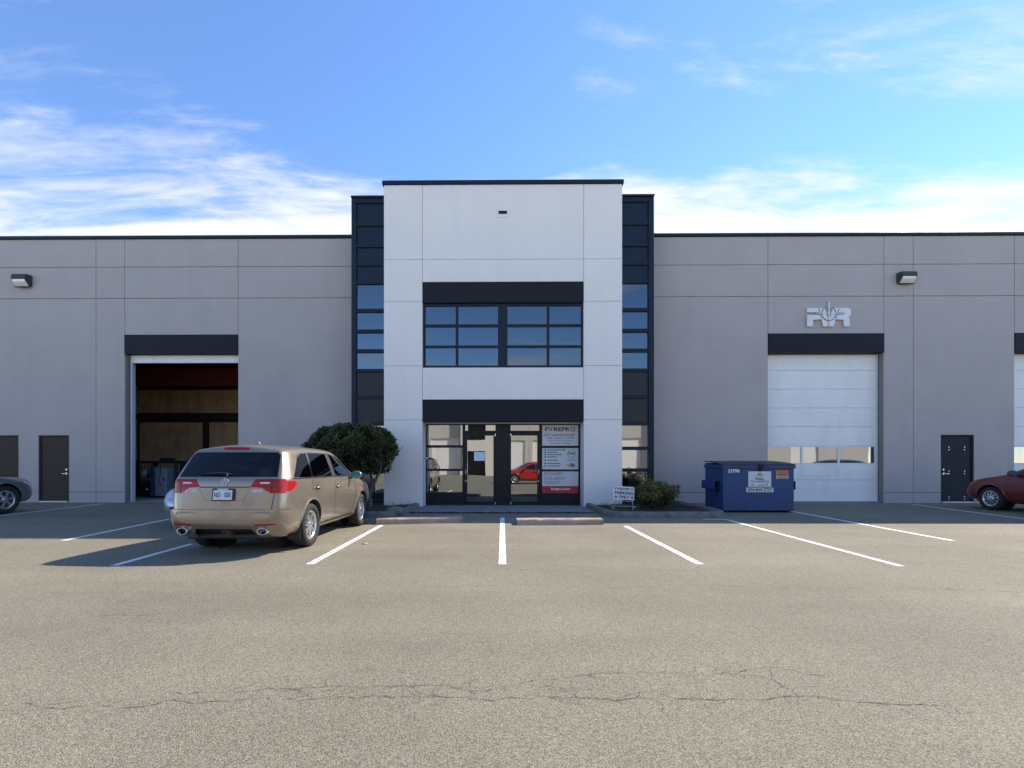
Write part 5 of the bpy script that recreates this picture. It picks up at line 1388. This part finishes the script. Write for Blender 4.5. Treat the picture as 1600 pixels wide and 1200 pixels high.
def foliage(pts, size, m, rng, name, parent, aspect=.45):
    """pts: (pos, outward dir, tone)"""
    V, Fc, tone = [], [], []
    for p, d, tn in pts:
        s = size * rng.uniform(.6, 1.4)
        ax = (d + Vector((rng.gauss(0, .7), rng.gauss(0, .7), rng.gauss(0, .7)))).normalized()
        up = Vector((rng.gauss(0, 1), rng.gauss(0, 1), rng.gauss(0, 1))); w = ax.cross(up).normalized() * s * aspect
        k = len(V); mid = p + ax * s * .5 + ax.cross(w).normalized() * s * .06
        V += [p, mid + w, p + ax * s, mid - w]; Fc.append((k, k+1, k+2, k+3)); tone += [tn] * 4
    me = bpy.data.meshes.new(name); me.from_pydata([tuple(v) for v in V], [], Fc)
    a = me.attributes.new('leaf_tone', 'FLOAT', 'POINT'); a.data.foreach_set('value', tone)
    return link(name, me, m, parent)
m_bark = mat('bark', (.11, .085, .065), .9, var=.3, vscale=12, bump=.8, bscale=25)
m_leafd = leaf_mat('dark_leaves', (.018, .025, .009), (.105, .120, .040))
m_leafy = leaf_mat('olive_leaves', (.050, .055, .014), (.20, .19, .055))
def clump_points(rng, centres, per):
    out = []
    for c, r, tone in centres:
        for _ in range(int(per * r * r)):
            d = Vector((rng.gauss(0, 1), rng.gauss(0, 1), rng.gauss(0, 1))).normalized()
            rr = r * (rng.random() ** .35)
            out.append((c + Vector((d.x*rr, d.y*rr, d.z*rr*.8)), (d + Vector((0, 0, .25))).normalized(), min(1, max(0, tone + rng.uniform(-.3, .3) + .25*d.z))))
    return out
rng = random.Random(11)
tX, tY = wx(577, 12.75), 12.75
T = thing('ornamental_tree', (tX, tY, .08), 'small dark green round-headed tree beside the white tower', 'tree')
bm = bmesh.new()
b1 = [(tX, tY, .05), (tX + .03, tY, .28), (tX - .02, tY + .02, .5), (tX + .13, tY, .8), (tX + .30, tY, 1.15), (tX + .36, tY, 1.45)]
bm_tube(bm, b1, [.085, .06, .05, .045, .035, .02], 10)
bm_tube(bm, [(tX, tY, .4), (tX - .12, tY + .03, .75), (tX - .35, tY + .05, 1.1), (tX - .6, tY + .1, 1.5)], [.05, .045, .035, .02], 8)
bm_tube(bm, [(tX + .02, tY, .35), (tX + .02, tY + .15, .8), (tX - .05, tY + .3, 1.3), (tX - .1, tY + .3, 1.7)], [.05, .04, .03, .02], 8)
for k in range(14):
    a = rng.uniform(0, 6.28); r = rng.uniform(.3, .9); s = Vector((tX - .2 + .25*math.cos(a), tY + .15*math.sin(a), 1.15))
    bm_tube(bm, [s, s + Vector((r*.5*math.cos(a), r*.5*math.sin(a), .25)), s + Vector((r*math.cos(a), r*math.sin(a), .5 + rng.uniform(0, .2)))], [.02, .014, .006], 6)
bmesh.ops.recalc_face_normals(bm, faces=bm.faces); link('trunk', mesh_bm(bm, smooth=True), m_bark, T)
cc = Vector((wx(551, tY), tY + .05, 1.73)); C = []
for k in range(190):
    a = rng.uniform(0, 6.28); e = rng.uniform(-.86, 1.0); q = math.sqrt(max(0, 1 - e*e)); rr = rng.uniform(.72, 1.0)
    p = cc + Vector((1.16*rr*q*math.cos(a), 1.05*rr*q*math.sin(a), (.70 if e > 0 else .74)*rr*e))
    C.append((p, rng.uniform(.13, .24), rng.choice((.15, .3, .5, .75))))
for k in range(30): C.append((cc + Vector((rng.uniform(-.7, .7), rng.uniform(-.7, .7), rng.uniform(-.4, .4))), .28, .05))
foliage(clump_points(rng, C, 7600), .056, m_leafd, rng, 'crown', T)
# low shrub right of the entrance
hX, hY = wx(1026, 12.9), 12.9
T = thing('low_shrub', (hX, hY, .08), 'low olive green spreading shrub behind the parking only sign', 'shrub')
bm = bmesh.new(); C = []
for k in range(60):
    a = rng.uniform(0, 6.28); r = rng.uniform(.15, .60); h = rng.uniform(.28, .74) * (1.1 - r*.6)
    e = Vector((hX + r*math.cos(a), hY + r*.8*math.sin(a), .1 + h)); bm_tube(bm, [(hX + .12*math.cos(a), hY + .1*math.sin(a), .06), ((hX + e.x)/2, (hY + e.y)/2, .1 + h*.6), e], [.012, .009, .004], 5)
    C.append((e, rng.uniform(.08, .15), rng.choice((.2, .45, .7, .9)))); C.append((Vector(((hX*.4 + e.x*.6), (hY*.4 + e.y*.6), .1 + h*.62)), .15, .15))
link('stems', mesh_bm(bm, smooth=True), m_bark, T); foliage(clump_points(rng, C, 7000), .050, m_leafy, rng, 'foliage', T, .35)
# taller thin shrub against the glazed bay
hX, hY = wx(1000, 14.2), 14.25
T = thing('thin_shrub', (hX, hY, .08), 'dark twiggy shrub against the right glazed bay', 'shrub')
bm = bmesh.new(); C = []
for k in range(26):
    a = rng.uniform(0, 6.28); r = rng.uniform(.1, .42); h = rng.uniform(.5, 1.05)
    e = Vector((hX + r*math.cos(a), hY + r*.5*math.sin(a), .1 + h)); bm_tube(bm, [(hX, hY, .06), ((hX*1.2 + e.x*.8)/2, (hY + e.y)/2, .1 + h*.6), e], [.011, .008, .003], 5)
    C.append((e, rng.uniform(.06, .12), rng.choice((.1, .3, .6)))); C.append((Vector((e.x*.7 + hX*.3, e.y*.7 + hY*.3, .1 + h*.7)), .11, .1))
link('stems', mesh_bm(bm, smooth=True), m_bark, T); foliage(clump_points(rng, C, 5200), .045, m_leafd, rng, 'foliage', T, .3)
# weeds in the beds
V, Fc = [], []
for k in range(420):
    S_ = rng.choice((-1, 1)); x = S_*rng.uniform(2.75, 5.4); y = rng.uniform(11.7, 14.6) if rng.random() < .6 else rng.uniform(13.6, 14.0)
    h = rng.uniform(.05, .17); a = rng.uniform(0, 3.14); w = .008; l = Vector((rng.gauss(0, .03), rng.gauss(0, .03), h))
    i = len(V); d = Vector((math.cos(a)*w, math.sin(a)*w, 0)); p = Vector((x, y, .08)); V += [p - d, p + d, p + l]; Fc.append((i, i+1, i+2))
me = bpy.data.meshes.new('weeds'); me.from_pydata([tuple(v) for v in V], [], Fc)
wd = link('weeds', me, mat('weed_green', (.055, .06, .02), .8)); wd['kind'] = 'stuff'; tag(wd, 'sparse weeds growing in the planting beds', 'weeds')
# stone lying on the left kerb
bm = bmesh.new(); bmesh.ops.create_icosphere(bm, subdivisions=3, radius=1); kx, ky = gp(618, 799, .12)
from mathutils import noise as mn
for v in bm.verts:
    v.co *= 1 + .22 * mn.noise(v.co * 1.7); v.co = Vector((v.co.x*.26 + kx, v.co.y*.16 + ky, max(.02, v.co.z*.12 + .13)))
tag(link('kerb_stone', mesh_bm(bm, smooth=True), m_kerb), 'dark lump of broken stone on the kerb by the left entrance pillar', 'stone')

# ------------------------------------------------------------------ inside the open bay
m_mach = mat('machine_dark', (.02, .024, .03), .45, var=.3, vscale=4); m_cab = mat('cabinet_grey', (.24, .28, .32), .5, var=.15, vscale=4); m_tank = mat('machine_blue', (.03, .06, .10), .4, var=.2)
YM = 18.0
XM = lambda p: wx(p, YM); ZM = lambda p: wz(p, YM, 240)
M = thing('workshop_machine', (XM(240), YM, 0), 'dark machine with round motor standing inside the open bay', 'machine')
box('machine_frame', XM(205), XM(236), YM + .35, YM + 1.2, .05, ZM(752), m_mach, M, .02)
box('machine_top', XM(204), XM(262), YM + .05, YM + 1.3, ZM(724), ZM(720), m_mach, M, .01)
_r = random.Random(21)
for k in range(16):
    px_, py_ = _r.uniform(206, 252), _r.uniform(716, 770); w_, h_ = _r.uniform(2.5, 8), _r.uniform(2.5, 7)
    if px_ > 232: py_ = _r.uniform(714, 719); h_ = 3
    yy_ = YM + _r.uniform(.02, .5) if py_ > 724 else YM + _r.uniform(.1, .6)
    box('machine_housing', XM(px_), XM(px_ + w_), yy_, yy_ + _r.uniform(.15, .4), ZM(min(py_ + h_, 720 if py_ < 720 else 773)), ZM(py_), _r.choice((m_mach, m_mach, m_tank, m_cab, m_black)), M, .012)
for x in (206, 233, 270): box('machine_leg', XM(x), XM(x + 3), YM + .08, YM + .18, .01, ZM(724.5), m_mach, M, .01)
box('lower_shelf', XM(205), XM(236), YM + .05, YM + .34, ZM(772), ZM(769), m_mach, M, .01)
q = bmesh.new(); bm_lathe(q, [(YM + .02, .001), (YM + .02, .10), (YM + .06, .14), (YM + .34, .14)], 'y', 24, (XM(222), 0, ZM(739))); link('motor', mesh_bm(q, smooth=True), m_cab, M)
q = bmesh.new(); bm_lathe(q, [(YM + .0, .001), (YM + .0, .05), (YM + .2, .055)], 'y', 20, (XM(228), 0, ZM(765))); link('pulley', mesh_bm(q, smooth=True), m_chrome, M)
for k in range(5): tube('cable', [(XM(208 + k*5), YM + .1, ZM(726)), (XM(206 + k*6), YM + .02, ZM(745 + k*3)), (XM(212 + k*5), YM + .1, ZM(768))], .015, m_mach, M, 6)
A = thing('control_cabinet', (XM(252), YM - .1, 0), 'grey blue control cabinet beside the dark machine in the open bay', 'cabinet')
box('cabinet_body', XM(237), XM(244), YM - .1, YM + .5, .06, ZM(731), m_tank, A, .01); box('cabinet_box', XM(245), XM(263), YM - .1, YM + .4, .08, ZM(731), m_cab, A, .012)
box('cabinet_door', XM(246.5), XM(261.5), YM - .115, YM - .101, .14, ZM(734), m_cab, A, .006); box('door_handle', XM(259), XM(260), YM - .14, YM - .116, ZM(752), ZM(746), m_black, A)
tube('hanging_cord', [(XM(254), YM - .13, ZM(722)), (XM(255), YM - .14, ZM(738)), (XM(252), YM - .14, ZM(752)), (XM(257), YM - .13, ZM(760))], .012, m_mach, A, 6)
box('cabinet_foot', XM(246), XM(262), YM - .05, YM + .3, 0.008, .079, m_mach, A)
B = thing('work_trolley', (XM(285), YM + .9, 0), 'dark sloping equipment trolley behind the control cabinet', 'trolley')
prism('trolley_body', [(XM(264), .25), (XM(292), .25), (XM(292), ZM(752)), (XM(284), ZM(735)), (XM(276), ZM(722)), (XM(264), ZM(720))], YM + .6, YM + 1.2, m_mach, B, .02)
tube('push_bar', [(XM(276), YM + .6, ZM(724)), (XM(284), YM + .55, ZM(736)), (XM(292), YM + .6, ZM(748))], .02, m_chrome, B, 8)
for x in (268, 288):
    q = bmesh.new(); bm_lathe(q, [(XM(x) - .03, .09), (XM(x) + .03, .09)], 'x', 18, (0, YM + .8, .10), True); link('castor', mesh_bm(q), m_black, B)
XH = lambda p: wx(p, 18.6)
hz = thing('air_hose', (XH(207), 18.6, 2), 'pale hose hanging in loops on the left wall of the open bay', 'hose')
m_hose = mat('hose_tan', (.42, .34, .25), .6)
tube('hose_loop', [(XH(206), 18.6, 4.4), (XH(210), 18.55, 4.15), (XH(211.5), 18.5, 3.5), (XH(211), 18.5, 3.0)], .02, m_hose, hz, 8)
tube('hose_loop', [(XH(211), 18.5, 3.0), (XH(210.5), 18.5, 2.6), (XH(206), 18.6, 2.2), (XH(211), 18.5, 2.0), (XH(209), 18.5, 1.5), (XH(205), 18.6, 1.1)], .02, m_hose, hz, 8)
box('hose_bracket', room_x0 + .001, XH(208), 18.6, 18.7, 4.35, 4.45, m_mach, hz)

# ------------------------------------------------------------------ the building across the lot (seen mirrored in the glass)
OY = -26.0
ob = thing('opposite_building', (0, OY, 0), 'cream stucco warehouse across the lot, seen mirrored in the glass', 'building')
m_cream = mat('cream_stucco', (.74, .70, .60), .85, var=.04, vscale=.6); m_tan = mat('tan_stucco', (.56, .52, .46), .85, var=.05, vscale=.6)
xs = [-46, -33, -27, -21, -15, -9, -5, -1.2, 3.2, 7.5, 12, 18, 24, 30, 46]
for i in range(len(xs) - 1):
    tall = i in (2, 3, 6, 9, 11); dep = .9 if tall else 0
    hh = 8.6 if tall else 7.6
    mm = m_cream if tall else m_tan
    hol = []
    c_ = (xs[i] + xs[i+1]) / 2; wd_ = xs[i+1] - xs[i]
    if tall: hol = [(c_ - wd_*.28, c_ + wd_*.28, -.1, 2.9), (c_ - wd_*.28, c_ + wd_*.28, 4.2, 6.0)]
    elif wd_ > 3.5: hol = [(c_ - 1.7, c_ + 1.7, -.1, 4.2)]
    slab('wall_panel', xs[i] + .01, xs[i+1] - .01, 0, hh, OY - .3 + dep, OY + dep, mm, ob, hol)
    for h in hol:
        if h[3] > 4.1 and h[2] < 0: box('roll_up_door', h[0], h[1], OY - .25, OY - .15, 0, h[3], m_doorw, ob)
        else: box('dark_glazing', h[0], h[1], OY - .25 + dep, OY - .15 + dep, max(0, h[2]), h[3], m_black, ob)
    box('parapet_cap', xs[i], xs[i+1], OY - .4 + dep, OY + .05 + dep, hh, hh + .12, m_dark, ob)
    if tall:
        for s in (xs[i] + .01, xs[i+1] - .26): box('return_wall', s, s + .25, OY - .3, OY + .59, 0, hh - .01, mm, ob)
for x in (-3.4, 5.2): box('steel_door', x - .5, x + .5, OY - .02, OY + .03, 0.02, 2.1, m_brown, ob)
box('building_body', -46, 46, OY - 14, OY - .31, 0, 7.5, m_tan, ob)
for o in COL.objects:
    for k in ('_w', '_l'):
        if k in o: del o[k]
